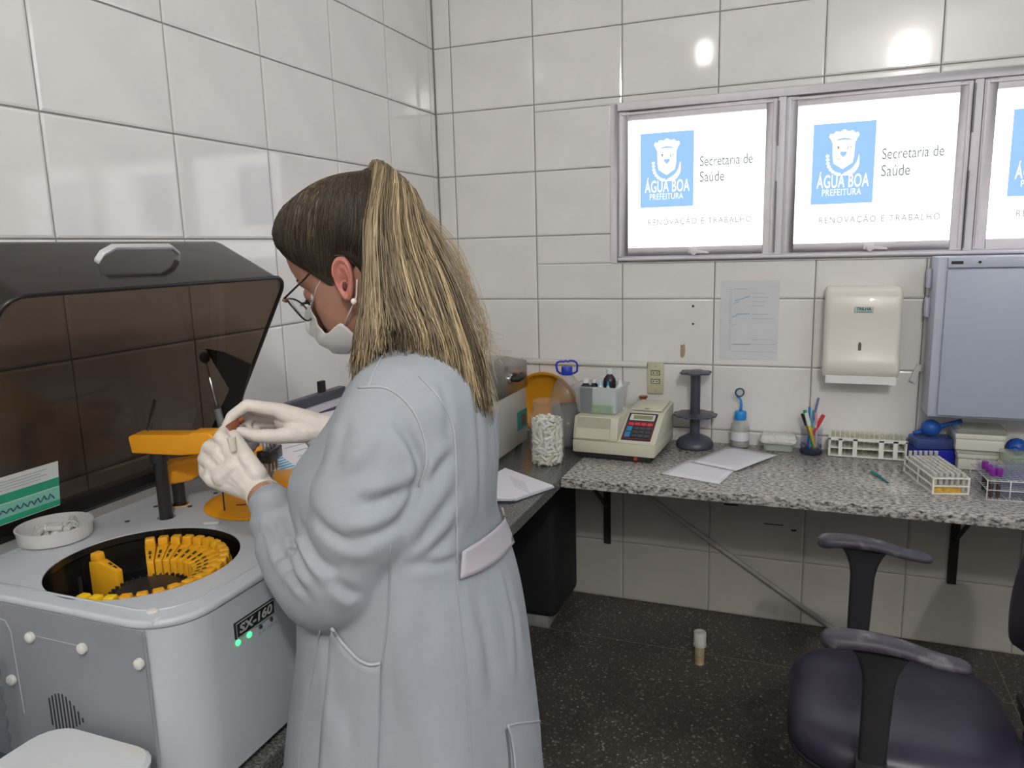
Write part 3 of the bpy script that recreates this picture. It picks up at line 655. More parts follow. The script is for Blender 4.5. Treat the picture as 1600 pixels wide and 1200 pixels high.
rbottle(ct_pt(.028, .002), .009, .106, mat('pale_bottle'), mat('cap_blue', (.02, .25, .45), .4), 'small vial with a bright blue cap in the middle of the container')
bxo = thing('carton', 'white and green reagent carton at the front of the container', 'carton', ct_pt(.028, -.035), math.radians(-7))
MB().b2((-.042, -.014, 0), (.046, .014, .088)).build('box', mat('carton_white', (.75, .78, .76), .5), bxo, world=False, bevel=.001)
MB().b2((-.0425, -.0147, .002), (.040, -.0141, .026)).build('green_band', mat('carton_green', (.22, .55, .10), .5), bxo, world=False)
MB().b2((-.002, -.0152, .010), (.030, -.0148, .02)).build('teal_mark', mat('carton_teal', (.05, .30, .22), .5), bxo, world=False)
MB().b2((-.020, -.008, .0881), (.032, -.002, .0887)).build('green_mark', mat('carton_green'), bxo, world=False)

# brown flask behind the photometer
bf = thing('brown_flask', 'brown glass bottle with a flared neck, standing behind the beige instrument', 'flask', (.862, -.030 + .0, BZ))
MB().lathe([(0, .002), (.022, .002), (.024, .01), (.0245, .125), (.021, .138), (.0125, .148), (.0115, .164), (.0165, .170), (.0165, .175), (.010, .175)], (.862, -.030, BZ), seg=24).build('glass', mat('brown_glass', (.27, .085, .035), .3), bf, smooth='a')

# pipette stand
M_slate = mat('slate_plastic', (.055, .060, .085), .35)
ps = thing('pipette_stand', 'dark grey carousel pipette stand with two scalloped discs', 'stand', (1.058, -.085, BZ))
px_, py_ = 1.068, -.085
MB().lathe([(0, .001), (.066, .001), (.070, .006), (.069, .018), (.058, .032), (.036, .044), (.02, .05), (0, .05)], (px_, py_, BZ), seg=36).build('base', M_slate, ps, smooth='a')
MB().lathe([(.0185, .045), (.0185, .278), (.022, .283), (.022, .288), (0, .288)], (px_, py_, BZ), seg=24).build('column', M_slate, ps, smooth='a')
def scallop(R_, z, th, n, dep, nm):
    poly = []
    for i in range(n * 10):
        a = 2 * PI * i / (n * 10); poly.append((R_ - dep * (.5 + .5 * math.cos(a * n)) ** 2, a))
    mb = MB(); mb.prism([(r * math.cos(a), r * math.sin(a)) for r, a in poly], 0, th, o=(px_, py_, z), ex=(1, 0, 0), ey=(0, 1, 0), en=(0, 0, 1)); return mb.build(nm, M_slate, ps, bevel=.001)
scallop(.060, BZ + .280, .007, 6, .013, 'top_disc'); scallop(.082, BZ + .122, .005, 12, .008, 'lower_disc')

# dropper bottle
wd = thing('dropper_bottle', 'small clear dropper bottle with bright blue cap, spout and ring', 'bottle', (1.228, -.04, BZ))
dx, dy = 1.228, -.040
MB().lathe([(0, .0012), (.031, .0012), (.0335, .006), (.0335, .075), (.030, .088), (.020, .103), (.018, .106)], (dx, dy, BZ), seg=28, close=False).build('body', clear('cloudy_plastic', (.92, .93, .92), rough=.2, body=.35, bodycol=(.72, .72, .69)), wd, smooth=True)
MB().lathe([(.0338, .028), (.0338, .062)], (dx, dy, BZ), seg=28, close=False).build('label', mat('dropper_label', (.70, .71, .74), .5), wd, smooth=True)
MB().lathe([(0, .003), (.030, .003), (.031, .022), (0, .022)], (dx, dy, BZ), seg=20, close=False).build('liquid', mat('grey_liquid', (.35, .36, .37), .15), wd, smooth=True)
M_cy = mat('bright_blue', (.02, .26, .68), .35)
MB().lathe([(.0205, .104), (.0215, .106), (.0215, .133), (.019, .136), (.006, .138), (0, .138)], (dx, dy, BZ), seg=24).build('cap', M_cy, wd, smooth='a')
MB().tube([(dx, dy, BZ + .136), (dx + .002, dy, BZ + .158), (dx + .001, dy - .001, BZ + .176), (dx - .004, dy - .002, BZ + .186), (dx - .016, dy - .004, BZ + .190)], [.0052, .0046, .0042, .0036, .0024], 10).build('spout', M_cy, wd, smooth=True)
rg = [(dx - .005 + .0145 * math.cos(a), dy - .002 + .004 * math.cos(a), BZ + .207 + .0145 * math.sin(a)) for a in np.linspace(0, 2 * PI, 21)[:-1]]
MB().tube(rg, .0032, 8, closed=True).build('ring', mat('navy_plastic', (.03, .07, .13), .35), wd, smooth=True)
MB().cyl((dx - .005, dy - .0005, BZ + .207), (dx - .005, dy - .0035, BZ + .207), .0125, seg=20).build('ring_disc', clear('cloudy_plastic'), wd)

# foam tub with a grey-green base
tb = thing('foam_tray', 'white foam tray with a grey green underside, left of the pen cup', 'tray', (1.365, -.048, BZ))
m1 = MB(); n_ = 0
secs = [(.100, .052, .001), (.108, .060, .028)]; P = []
for w, d, z in secs: q = rrect(w, d, .014, 4); n_ = len(q); P += [(1.365 + x, -.048 + y, BZ + z) for x, y in q]
m1.grid(P, 2, n_, True); m1.f.append(tuple(range(n_))[::-1]); m1.f.append(tuple(range(n_, 2 * n_))); m1.build('base', mat('grey_green', (.36, .42, .36), .5), tb)
P = []
for w, d, z in ((.122, .074, .0285), (.130, .082, .034), (.130, .082, .042), (.114, .066, .058), (.104, .056, .060)): q = rrect(w, d, .018, 4); P += [(1.365 + x, -.048 + y, BZ + z) for x, y in q]
m1 = MB().grid(P, 5, n_, True); m1.f.append(tuple(range(n_))[::-1]); m1.f.append(tuple(range(4 * n_, 5 * n_))); m1.build('foam', mat('white_foam', (.70, .70, .66), .8, bump=.5, bscale=160, noise=.08, nscale=140), tb, smooth='a')

# pen cup and its pens
pcx, pcy = 1.476, -.072
pc = thing('pen_cup', 'clear glass pen cup with a dark base, holding pens', 'cup', (pcx, pcy, BZ))
MB().lathe([(0, .001), (.036, .001), (.0385, .004), (.0385, .014), (.034, .017), (0, .017)], (pcx, pcy, BZ), seg=30).build('base', mat('dark_glass', (.02, .02, .045), .15), pc, smooth='a')
MB().lathe([(.0345, .0172), (.0365, .085), (.0375, .095)], (pcx, pcy, BZ), seg=30, close=False).build('glass', clear('pen_glass', (.80, .82, .90), rough=.03), pc, smooth='a')
for k in range(16):
    a = k * .39 + .2; MB().sph((pcx + .033 * math.cos(a * 2.4), pcy + .033 * math.sin(a * 2.4), BZ + .024 + .0022 * (k % 5)), .0055, 8, 5).build('glass_bead', clear('pen_glass'), pc, smooth=True)
def pen(label, a0, top, L, r, body, capm=None, clip=None):
    """leans from the cup floor to a top point relative to the cup axis"""
    p0 = Vector((pcx + .018 * math.cos(a0), pcy + .018 * math.sin(a0), BZ + .0205)); p1 = Vector((pcx + top[0], pcy + top[1], BZ + top[2])); d = (p1 - p0).normalized()
    p1 = p0 + d * L
    t = thing('pen', label, 'pen', p0)
    MB().tube([p0, p0 + d * .012, p0 + d * (L * .62), p0 + d * L], [.0012, r * .8, r, r], 10).build('barrel', body, t, smooth='a')
    if capm: MB().tube([p0 + d * (L * .66), p0 + d * (L * 1.005)], [r * 1.18, r * 1.12], 10).build('cap', capm, t, smooth='a')
K = lambda n, c, r=.35: mat('pen_' + n, c, r)
pen('black and yellow pencil leaning left in the pen cup', 1.0, (-.036, -.010, .150), .135, .0042, K('yellow', (.75, .48, .03)), K('black', (.02, .02, .02)))
pen('green marker in the pen cup', 5.2, (-.024, -.002, .150), .142, .0058, K('green', (.02, .28, .07)), K('green', (.02, .28, .07)))
pen('white and yellow highlighter leaning across the front of the pen cup', 5.6, (-.020, -.022, .150), .136, .0062, K('yellow2', (.85, .52, .03)), K('white', (.72, .74, .72)))
pen('blue pen with a dark tip at the back of the pen cup', 2.0, (-.010, .012, .150), .148, .0048, K('blue', (.03, .20, .55)))
pen('pink tipped white pen in the pen cup', .3, (.012, .0, .150), .130, .0045, K('pale', (.70, .70, .72)), K('pink', (.70, .35, .42)))
pen('tall clear ballpoint pen with a blue end in the pen cup', 3.7, (.016, .012, .190), .186, .0042, K('navy', (.05, .10, .42)), clear('pen_clear', (.85, .86, .92), body=.2, bodycol=(.7, .7, .78)))
pen('red capped pen leaning right in the pen cup', 3.2, (.036, .006, .140), .134, .0060, K('red', (.62, .045, .055)), K('red', (.62, .045, .055)))
pen('teal pen in the middle of the pen cup', 4.4, (.003, .008, .145), .140, .0044, K('teal', (.03, .35, .36)))

# long white tube rack along the wall with clear tubes
ORD = ('first second third fourth fifth sixth seventh eighth ninth tenth eleventh twelfth thirteenth fourteenth fifteenth sixteenth seventeenth eighteenth nineteenth twentieth twenty-first twenty-second twenty-third twenty-fourth').split()
M_rack = mat('rack_white', (.84, .83, .77), .45)
lr = thing('tube_rack', 'long white slotted tube rack against the wall, left of the blue box', 'rack', (1.657, -.055, BZ), math.radians(0))
x0, x1, y0, y1 = 1.534, 1.782, -.088, -.022
mb = MB()
for z in (.001, .030, .058): mb.b2((x0, y0, BZ + z), (x1, y1, BZ + z + .004))
mb.build('shelf', M_rack, lr)
for a, b in ((x0, x0 + .006), (x0 + .032, x0 + .044), (x0 + .078, x0 + .092), (x0 + .160, x0 + .176), (x0 + .205, x0 + .220), (x1 - .006, x1)):
    MB().b2((a, y0 - .002, BZ + .002), (b, y0 + .001, BZ + .066)).build('upright', M_rack, lr)
    MB().b2((a, y1 - .001, BZ + .002), (b, y1 + .002, BZ + .066)).build('upright', M_rack, lr)
MB().b2((x0, y0 - .002, BZ + .060), (x1, y0 + .001, BZ + .070)).build('rim', M_rack, lr)
M_tube = clear('tube_glass', (.93, .93, .88), rough=.08, body=.05, bodycol=(.75, .74, .62))
def tube_mesh(m, r, h, seg=8):
    o = MB().lathe([(0, 0), (r * .6, r * .25), (r, r), (r, h - .002), (r * 1.12, h - .001), (r * 1.12, h), (r * .95, h)], (0, 0, 0), seg=seg, close=False).build('sample_tube', m, None, smooth='a'); me = o.data; bpy.data.objects.remove(o); return me
tm1 = tube_mesh(M_tube, .0055, .078)
for i in range(15):
    for k in range(2):
        o = bpy.data.objects.new('sample_tube', tm1); C.objects.link(o); o.location = (x0 + .014 + i * .0157, y0 + .018 + k * .030, BZ + .0055)
        tag(o, '%s clear tube from the left in the %s row of the long white rack' % (ORD[i], ('front', 'back')[k]), 'tube', 'clear tubes in the long white rack')

# blue tip box
tbx = thing('tip_box', 'blue pipette tip box with a translucent blue lid, under the blue bulb', 'box', (1.858, -.07, BZ), math.radians(12))
MB().b2((-.066, -.048, .001), (.066, .048, .052)).build('base', mat('deep_blue', (.012, .018, .32), .35), tbx, world=False, bevel=.003)
MB().b2((-.063, -.045, .0525), (.063, .045, .088)).build('lid', clear('blue_lid', (.35, .45, .75), rough=.15, body=.45, bodycol=(.10, .16, .42)), tbx, world=False, bevel=.006)
def bulb(label, c, up, a, extra):
    """rubber pipette filler: ball with stems"""
    t = thing('pipette_filler', label, 'pipette filler', (c[0], c[1], c[2] - .03))
    M_b = mat('rubber_blue', (.012, .085, .38), .4)
    MB().sph(c, .030, 22, 14, (1.05, 1, .95)).build('ball', M_b, t, smooth=True)
    for pts, r, nm in extra:
        MB().tube([Vector(c) + Vector(p) for p in pts], r, 10).build(nm, M_b, t, smooth=True)
    return t
bulb('blue rubber pipette filler with long stems lying on the blue tip box', (1.850, -.075, BZ + .1185), 0, 0,
     [([(.024, 0, .004), (.040, .004, .010), (.075, .010, .022), (.092, .013, .026)], [.011, .0075, .0065, .0075], 'stem'),
      ([(-.022, 0, -.012), (-.040, -.003, -.018), (-.052, -.005, -.021)], [.011, .0075, .0078], 'nozzle'),
      ([(.066, .009, .018), (.076, .006, .0), (.084, .004, -.018), (.086, .004, -.021)], [.006, .007, .0088, .008], 'side_valve')])
# white boxes
M_wbox = mat('box_offwhite', (.64, .63, .55), .45)
for (nm, lb, x0, x1, y0, y1, z0, z1, lm) in (('slide_box', 'off-white plastic box at the bottom of the pair beside the blue box', 1.925, 2.07, -.15, -.03, .001, .056, M_wbox), ('slide_box', 'off-white plastic box with a clear lid on top of the other, under the wall cabinet', 1.917, 2.055, -.135, -.035, .063, .118, mat('box_white', (.68, .68, .60), .4))):
    t = thing(nm, lb, 'box', ((x0 + x1) / 2, (y0 + y1) / 2, BZ + z0))
    MB().b2((x0, y0, BZ + z0), (x1, y1, BZ + z1 - .018)).build('base', lm, t, bevel=.003)
    MB().b2((x0 - .003, y0 - .003, BZ + z1 - .0175), (x1 + .003, y1 + .003, BZ + z1)).build('lid', lm, t, bevel=.003)
    if z0 < .01: MB().b2((x0 - .006, y0 - .006, BZ + z1 + .0005), (x1 + .012, y1, BZ + z1 + .005)).build('tray', mat('pale_grey_plastic', (.45, .46, .42), .4), t)
    else: MB().b2((x0 - .004, y0 - .004, BZ + z1 + .0004), (x1 + .004, y1 + .004, BZ + z1 + .018)).build('clear_cover', clear('cover_clear', (.9, .92, .88), body=.15), t, bevel=.003)
# green lidded pot with the second filler
gp = thing('pot', 'low plastic pot with a green rim, holding the second blue bulb', 'pot', (2.132, -.09, BZ))
MB().lathe([(0, .001), (.050, .001), (.056, .006), (.060, .032), (0, .032)], (2.132, -.09, BZ), seg=32).build('body', mat('pot_clear', (.36, .42, .40), .3), gp, smooth='a')
MB().lathe([(0, .0325), (.066, .0325), (.070, .036), (.070, .047), (.066, .052), (.056, .050), (.05, .042), (0, .042)], (2.132, -.09, BZ), seg=36, close=False).build('lid', mat('green_plastic', (.01, .25, .18), .4), gp, smooth='a')
bulb('blue rubber pipette filler resting on the green lidded pot', (2.098, -.095, BZ + .0745), 0, 0,
     [([(-.010, -.026, -.002), (-.014, -.036, -.003)], [.010, .007], 'nozzle'), ([(.022, -.004, -.012), (.045, -.002, -.018), (.066, .0, -.018)], [.009, .0065, .0062], 'stem')])
# yellow tip box
yb_ = thing('tip_box', 'clear tip box with a yellow layer of tips, behind the wire rack', 'box', (2.11, -.215, BZ))
MB().b2((2.035, -.265, BZ + .001), (2.19, -.17, BZ + .032)).build('base', mat('box_pale', (.60, .62, .52), .4), yb_, bevel=.003)
MB().b2((2.032, -.268, BZ + .0325), (2.193, -.167, BZ + .052)).build('tip_layer', mat('tip_yellow', (.60, .55, .11), .5, noise=.15, nscale=180), yb_, bevel=.002)
MB().b2((2.033, -.267, BZ + .0525), (2.192, -.168, BZ + .085)).build('lid', clear('lid_clear', (.90, .93, .88), rough=.15, body=.25, bodycol=(.62, .68, .60)), yb_, bevel=.004)

# near white tube rack with rows of tubes
nr = thing('tube_rack', 'small white three-tier tube rack standing askew, left of the wire rack', 'rack', (1.835, -.325, BZ), math.radians(13))
w2_, d2_ = .052, .118
def nb(mb, nm, m, **k): return mb.build(nm, m, nr, world=False, **k)
for z in (.001, .024, .048):
    mb = MB(); t = .004; zz = (z, z + t)
    mb.b2((-w2_, -d2_, zz[0]), (-w2_ + .005, d2_, zz[1])).b2((w2_ - .005, -d2_, zz[0]), (w2_, d2_, zz[1])).b2((-w2_ + .005, -d2_, zz[0]), (w2_ - .005, -d2_ + .005, zz[1])).b2((-w2_ + .005, d2_ - .005, zz[0]), (w2_ - .005, d2_, zz[1]))
    if z < .01: mb.b2((-w2_ + .005, -d2_ + .005, .001), (w2_ - .005, d2_ - .005, .003))
    nb(mb, 'tier', M_rack)
    if z > .01:
        mg = MB()
        for i in range(1, 6): mg.b2((-w2_ + .005 + i * .0157 - .0006, -d2_ + .005, z + .001), (-w2_ + .005 + i * .0157 + .0006, d2_ - .005, z + .003))
        nb(mg, 'divider', M_rack)
for sx in (-1, 1):
    for sy in (-1, 0, 1): nb(MB().box((sx * (w2_ - .003), sy * (d2_ - .003), .025), (.005, .005, .046)), 'post', M_rack)
tm2 = tube_mesh(clear('tube_milky', (.86, .85, .80), rough=.12, body=.6, bodycol=(.86, .85, .80)), .0056, .0585)
cz, sz_ = math.cos(math.radians(13)), math.sin(math.radians(13))
for i in range(6):
    for k in range(14):
        x, y = -w2_ + .013 + i * .0157, -d2_ + .016 + k * .0157
        o = bpy.data.objects.new('sample_tube', tm2); C.objects.link(o); o.location = (1.835 + x * cz - y * sz_, -.325 + x * sz_ + y * cz, BZ + .0035 + (.012 if k == 13 else -.004 + .0045))
        tag(o, '%s milky tube from the front, %s column of the three-tier rack' % (ORD[k], ORD[i]), 'tube', 'milky tubes in the three-tier rack')
nb(MB().b2((-w2_ + .007, -d2_ + .0055, .0052), (w2_ - .022, -d2_ + .008, .021)), 'amber_strip', mat('amber_liquid', (.62, .36, .05), .3, noise=.3, nscale=90))

# white wire rack with blood tubes
wr_ = thing('wire_rack', 'white wire rack holding clear tubes and four purple capped blood tubes', 'rack', (2.06, -.37, BZ), math.radians(4))
M_wire = mat('wire_white', (.74, .74, .76), .4)
WX, WY = .118, .088
def wb_(mb, nm, **k): return mb.build(nm, M_wire, wr_, world=False, smooth=True, **k)
for z in (.003, .032, .060):
    wb_(MB().tube([(-WX, -WY, z), (WX, -WY, z), (WX, WY, z), (-WX, WY, z)], .0017, 6, closed=True), 'wire_frame')
    if z != .032:
        mb = MB()
        for i in range(1, 13): x = -WX + 2 * WX * i / 13; mb.tube([(x, -WY, z), (x, WY, z)], .0009, 5)
        wb_(mb, 'wire_grid'); 
    mb = MB()
    for i in range(1, 10): y = -WY + 2 * WY * i / 10; mb.tube([(-WX, y, z), (WX, y, z)], .0009, 5)
    if z != .003: wb_(mb, 'wire_grid')
for (x, y) in ((-WX, -WY), (WX, -WY), (WX, WY), (-WX, WY), (0, -WY), (-.06, -WY)): wb_(MB().tube([(x, y, .001), (x, y, .062)], .0017, 6), 'wire_post')
c4, s4 = math.cos(math.radians(4)), math.sin(math.radians(4))
tm3 = tube_mesh(clear('tube_blue', (.93, .94, .97), rough=.06, body=.07, bodycol=(.55, .58, .75)), .0060, .080)
M_purple = mat('purple_cap', (.22, .02, .30), .4); M_blood = mat('dark_blood', (.05, .005, .012), .2)
pur = [(0, 0), (0, 2), (1, 0), (0, 4)]
names = ['nearest purple capped blood tube at the corner of the wire rack', 'purple capped blood tube second from the near left corner of the wire rack', 'purple capped blood tube in the second column of the wire rack', 'rearmost purple capped blood tube at the left side of the wire rack']
for i in range(12):
    for k in range(9):
        x, y = -WX + 2 * WX * (i + .5) / 13 + .004, -WY + 2 * WY * (k + .5) / 10 + .004
        p = (2.06 + x * c4 - y * s4, -.37 + x * s4 + y * c4, BZ + .0045)
        if (i, k) in pur:
            q = pur.index((i, k)); t = thing('blood_tube', names[q], 'tube', p)
            MB().lathe([(0, 0), (.0045, .002), (.006, .007), (.006, .072)], p, seg=14).build('glass', M_tube, t, smooth='a')
            MB().lathe([(0, .001), (.0042, .003), (.0055, .008), (.0055, .042), (0, .042)], p, seg=12).build('blood', M_blood, t, smooth='a')
            MB().lathe([(.0085, .068), (.0090, .070), (.0090, .086), (.0082, .090), (.005, .091), (.004, .088), (0, .088)], p, seg=18).build('cap', M_purple, t, smooth='a')
        elif i > 1 or k > 4:
            o = bpy.data.objects.new('sample_tube', tm3); C.objects.link(o); o.location = p
            tag(o, '%s clear tube from the front, %s column of the wire rack' % (ORD[k], ORD[i]), 'tube', 'clear tubes in the wire rack')
# pen cap lying on the worktop
tc_ = thing('small_pen', 'small teal pen cap lying alone on the bare granite worktop', 'pen', (1.68, -.31, BZ))
MB().tube([(1.661, -.272, BZ + .0052), (1.680, -.318, BZ + .0048), (1.702, -.372, BZ + .0030)], [.0050, .0046, .0018], 10).build('cap', mat('teal_cap', (.03, .22, .25), .35), tc_, smooth='a')
MB().box((1.674, -.306, BZ + .0105), (.004, .05, .0018), Matrix.Rotation(.40, 3, 'Z')).build('clip', mat('teal_cap'), tc_)
# paper stack on the left worktop beside the woman
pt = thing('paper_stack', 'stack of printed papers on a dark clipboard behind the woman', 'papers', (.55, -.72, BZ))
base = [(.470, -.93), (.640, -.87), (.700, -.70), (.50, -.60)]
MB().prism([(.445, -.945), (.645, -.885), (.694, -.712), (.50, -.60)], 0, .003, o=(0, 0, BZ + .0008), ex=(1, 0, 0), ey=(0, 1, 0), en=(0, 0, 1)).build('clipboard', mat('navy_board', (.03, .03, .05), .5), pt)
rs = random.Random(2)
for k in range(5):
    dx_, dy_ = rs.uniform(-.006, .006), rs.uniform(-.006, .006)
    MB().prism([(.450 + dx_, -.930 + dy_), (.640 + dx_, -.875 + dy_), (.712 + dx_, -.722 + dy_), (.495 + dx_, -.585 + dy_)], 0, .0016, o=(0, 0, BZ + .0040 + k * .0019), ex=(1, 0, 0), ey=(0, 1, 0), en=(0, 0, 1)).build('sheet', M_pap, pt)
for k in range(6): MB().box((.585 + k * .010, -.70 - k * .018, BZ + .01335), (.09, .002, .0004), Matrix.Rotation(-.62, 3, 'Z')).build('print_line', M_ink, pt)
# ------------------------------------------------------------ biochemistry analyzer
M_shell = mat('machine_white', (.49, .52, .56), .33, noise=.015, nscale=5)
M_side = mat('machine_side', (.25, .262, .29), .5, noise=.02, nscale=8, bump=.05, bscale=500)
M_orange = mat('machine_orange', (.76, .33, .012), .38)
M_black = mat('gloss_black', (.010, .010, .011), .16)
an = thing('analyzer', 'white benchtop blood analyzer with raised smoked lid and orange arms', 'analyzer', (.42, -1.85, BZ))
AX0, AX1, AY0, AY1, AZ0, AZ1 = .10, .688, -2.225, -1.43, .718, .985
RX, RY, RR = .475, -2.063, .142
def plan(x0, x1, y0, y1, r):
    """outline seen from above, the corner towards the photographer's right (x1, y0) and (x1, y1) rounded"""
    out = [(x0, y0)]
    for i in range(11):
        a = -PI / 2 + PI / 2 * i / 10; out.append((x1 - r + r * math.cos(a), y0 + r + r * math.sin(a)))
    for i in range(11):
        a = PI / 2 * i / 10; out.append((x1 - r + r * math.cos(a), y1 - r + r * math.sin(a)))
    return out + [(x0, y1)]
def holes(o, cs):
    for (x, y, r, z0, z1) in cs:
        c = MB().cyl((x, y, z0), (x, y, z1), r, seg=64).build('cutter', None)
        m = o.modifiers.new('hole', 'BOOLEAN'); m.operation = 'DIFFERENCE'; m.object = c; m.solver = 'EXACT'
        baked(o); bpy.data.objects.remove(c)
    o.data.polygons.foreach_set('use_smooth', [True] * len(o.data.polygons)); o.data.set_sharp_from_angle(angle=math.radians(35))
EX, EY, EZ = (1, 0, 0), (0, 1, 0), (0, 0, 1)
body = MB().prism(plan(AX0, AX1, AY0, AY1, .075), AZ0, .9725, ex=EX, ey=EY, en=EZ).build('body', M_shell, an)
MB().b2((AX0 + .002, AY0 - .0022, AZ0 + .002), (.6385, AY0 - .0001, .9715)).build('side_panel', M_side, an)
holes(body, [(RX, RY, RR + .012, .84, 1.0)])
top = MB().prism(plan(AX0, AX1 + .003, AY0 - .003, AY1 + .003, .078), .9727, AZ1, ex=EX, ey=EY, en=EZ).build('top_panel', M_shell, an, bevel=.005, seg=3)
holes(top, [(RX, RY, RR, .9, 1.1), (.352, -1.90, .016, .975, 1.1), (.321, -1.835, .016, .975, 1.1)])
MB().prism(plan(AX0 + .03, AX1 - .02, AY0 + .02, AY1 - .02, .06), BZ + .0005, AZ0, ex=EX, ey=EY, en=EZ).build('base', M_blk, an)
# seam between the front shell and the side panel, raised ridge near the edge of the top
MB().b2((.6386, AY0 - .0006, AZ0), (.6402, AY0 + .002, .9725)).build('panel_seam', mat('seam_grey', (.30, .32, .36), .6), an)
rp_ = plan(.30, AX1 - .026, AY0 + .024, AY1 - .03, .066)[1:-2]
MB().tube([(.16, AY0 + .024, AZ1 + .0004)] + [(x, y, AZ1 + .0004) for x, y in rp_], .0022, 6).build('top_ridge', M_shell, an, smooth=True)
MB().b2((.650, AY0 + .003, .980), (.6515, AY0 + .02, AZ1 + .0006)).build('top_joint', mat('seam_light', (.78, .80, .83), .4), an)
M_screw = mat('nylon_screw', (.66, .65, .60), .5)
for x, z in ((.426, .930), (.528, .931), (.631, .927), (.372, .853)):
    MB().lathe([(.0, .0), (.0072, .0), (.0082, .002), (.0075, .006), (.004, .0085), (0, .009)], (x, AY0 - .002, z), (0, -1, 0), 16, close=False).build('screw', M_screw, an, smooth='a')
MB().sph((.628, -2.196, AZ1 + .001), .0085, 14, 8, (1, 1, .35)).build('screw', M_screw, an, smooth=True)
# cable groove on the side panel and the vent slits (a lens shaped grille)
MB().tube([(.36, AY0 - .0022, .948), (.375, AY0 - .0022, .946), (.383, AY0 - .0022, .93), (.385, AY0 - .0022, .80)], .0009, 5).tube([(.43, AY0 - .0022, .932), (.53, AY0 - .0022, .932)], .0007, 5).build('panel_groove', mat('groove_grey', (.40, .42, .47), .6), an)
for k in range(10):
    x = .443 + k * .0070; t = k / 9
    zt = .849 - .030 * max(0, (t - .42) / .58) ** 1.6 - .012 * max(0, (.42 - t) / .42) ** 2; zb = .782 + .030 * t ** 1.5 + .012 * max(0, .25 - t) / .25
    MB().b2((x - .0013, AY0 - .0028, zb), (x + .0013, AY0 - .001, zt)).build('vent_slot', M_dark, an)
# name plate, lamps
MB().b2((AX1 - .001, -2.115, .911), (AX1 + .003, -2.028, .936)).build('name_plate', mat('plate_black', (.012, .013, .015), .35), an, bevel=.001)
MB().tube([(AX1 + .0032, y, z) for y, z in ((-2.113, .9125), (-2.03, .9125), (-2.03, .9345), (-2.113, .9345))], .0007, 4, closed=True).build('plate_border', mat('plate_silver', (.35, .36, .36), .4), an)
text('SX-160', 'lettering', mat('plate_letters', (.50, .51, .50), .4), an, (AX1 + .0031, -2.108, .917), (0, 1, 0), (0, 0, 1), .073, .0145, bold=.035, font_shear=.15)
M_led = mat('green_led', (.05, .6, .15), .3, emit=(.05, 1, .22), estr=2.6); M_ledo = mat('dark_led', (.015, .05, .03), .3)
for y, m in ((-2.110, M_led), (-2.086, M_led), (-2.061, M_ledo), (-2.036, M_ledo)):
    MB().sph((AX1 + .001, y, .9045), .0045 if m is M_led else .0036, 12, 8, (.6, 1, 1)).build('indicator_lamp', m, an, smooth=True)
text('RUN  ERROR', 'lettering', mat('print_grey', (.22, .23, .25), .6), an, (AX1 + .0002, -2.066, .8925), (0, 1, 0), (0, 0, 1), .042, .005)
# rotor well and rotor
MB().lathe([(RR - .0004, .9835), (RR - .0004, .9722), (RR + .006, .968), (RR + .006, .862), (0, .862)], (RX, RY, 0), seg=64, close=False).build('rotor_well', M_black, an, smooth='a')
rot_ = MB().lathe([(.0, .9385), (.046, .9385), (.048, .932), (.057, .931), (.058, .908), (.130, .9065), (.132, .8625), (0, .8625)], (RX, RY, 0), seg=48, close=False).build('rotor', mat('rotor_black', (.016, .016, .018), .3), an, smooth='a')
for k in range(36):
    a = 2 * PI * k / 36; MB().box((RX + .0585 * math.cos(a), RY + .0585 * math.sin(a), .931), (.006, .0024, .010), Matrix.Rotation(a, 3, 'Z')).build('rotor_tooth', mat('rotor_black'), rot_)
for a in (2.2, 2.9, 3.35, 3.9):
    MB().tube([(RX + .124 * math.cos(a), RY + .124 * math.sin(a), z) for z in (.907, .95)], .003, 8).build('rotor_post', mat('rotor_black'), rot_)
# reagent bottles standing in the rotor
M_yel = mat('bottle_amber', (.72, .36, .015), .42); M_mark = mat('marker_ink', (.05, .035, .01), .6); M_yel2 = mat('bottle_yellow', (.80, .52, .01), .42)
def reagent(label, ang, group=None, m=None, marks=True):
    m = m or M_yel
    t = thing('reagent_bottle', label, 'bottle', (RX, RY, .907), ang, group)
    # wedge body: r from .052 to .112, sloping shoulder, neck at the outer end
    r0, r1 = .066, .127; w0, w1 = .0054, .0104
    prof = [(r0, 0), (r1, 0), (r1, .058), (r1 - .022, .060), (r0, .049)]
    vs = []; 
    for s in (-1, 1):
        for r, z in prof: w = w0 + (w1 - w0) * (r - r0) / (r1 - r0); vs.append((r, s * w, z))
    mb = MB().add(vs, [(0, 1, 2, 3, 4), (9, 8, 7, 6, 5)] + [(i, (i + 1) % 5, 5 + (i + 1) % 5, 5 + i) for i in range(5)])
    mb.build('body', m, t, world=False, bevel=.0018)
    MB().box((r1 - .0105, 0, .066), (.0165, .0175, .014), taper=.88).build('neck', m, t, world=False, bevel=.0025)
    if marks:
        for q in range(2):
            x = r0 + .010 + q * .011; MB().box((x, 0, .0535 + (x - r0 - .010) * .33), (.007, .0030 + .001 * q, .0008), Matrix.Rotation(-.31, 3, 'Y')).build('ink_mark', M_mark, t, world=False)
    return t
step = 2 * PI / 30
a_first = math.radians(134); n_in = 22
for k in range(n_in):
    a = a_first - k * math.radians(10.6)
    r = reagent('%s amber bottle of the crescent in the rotor, counted from its rear left end' % ORD[k], a, 'crescent of reagent bottles', M_yel2 if k > n_in - 4 else M_yel)
reagent('amber reagent bottle standing alone at the left of the rotor', math.radians(176))
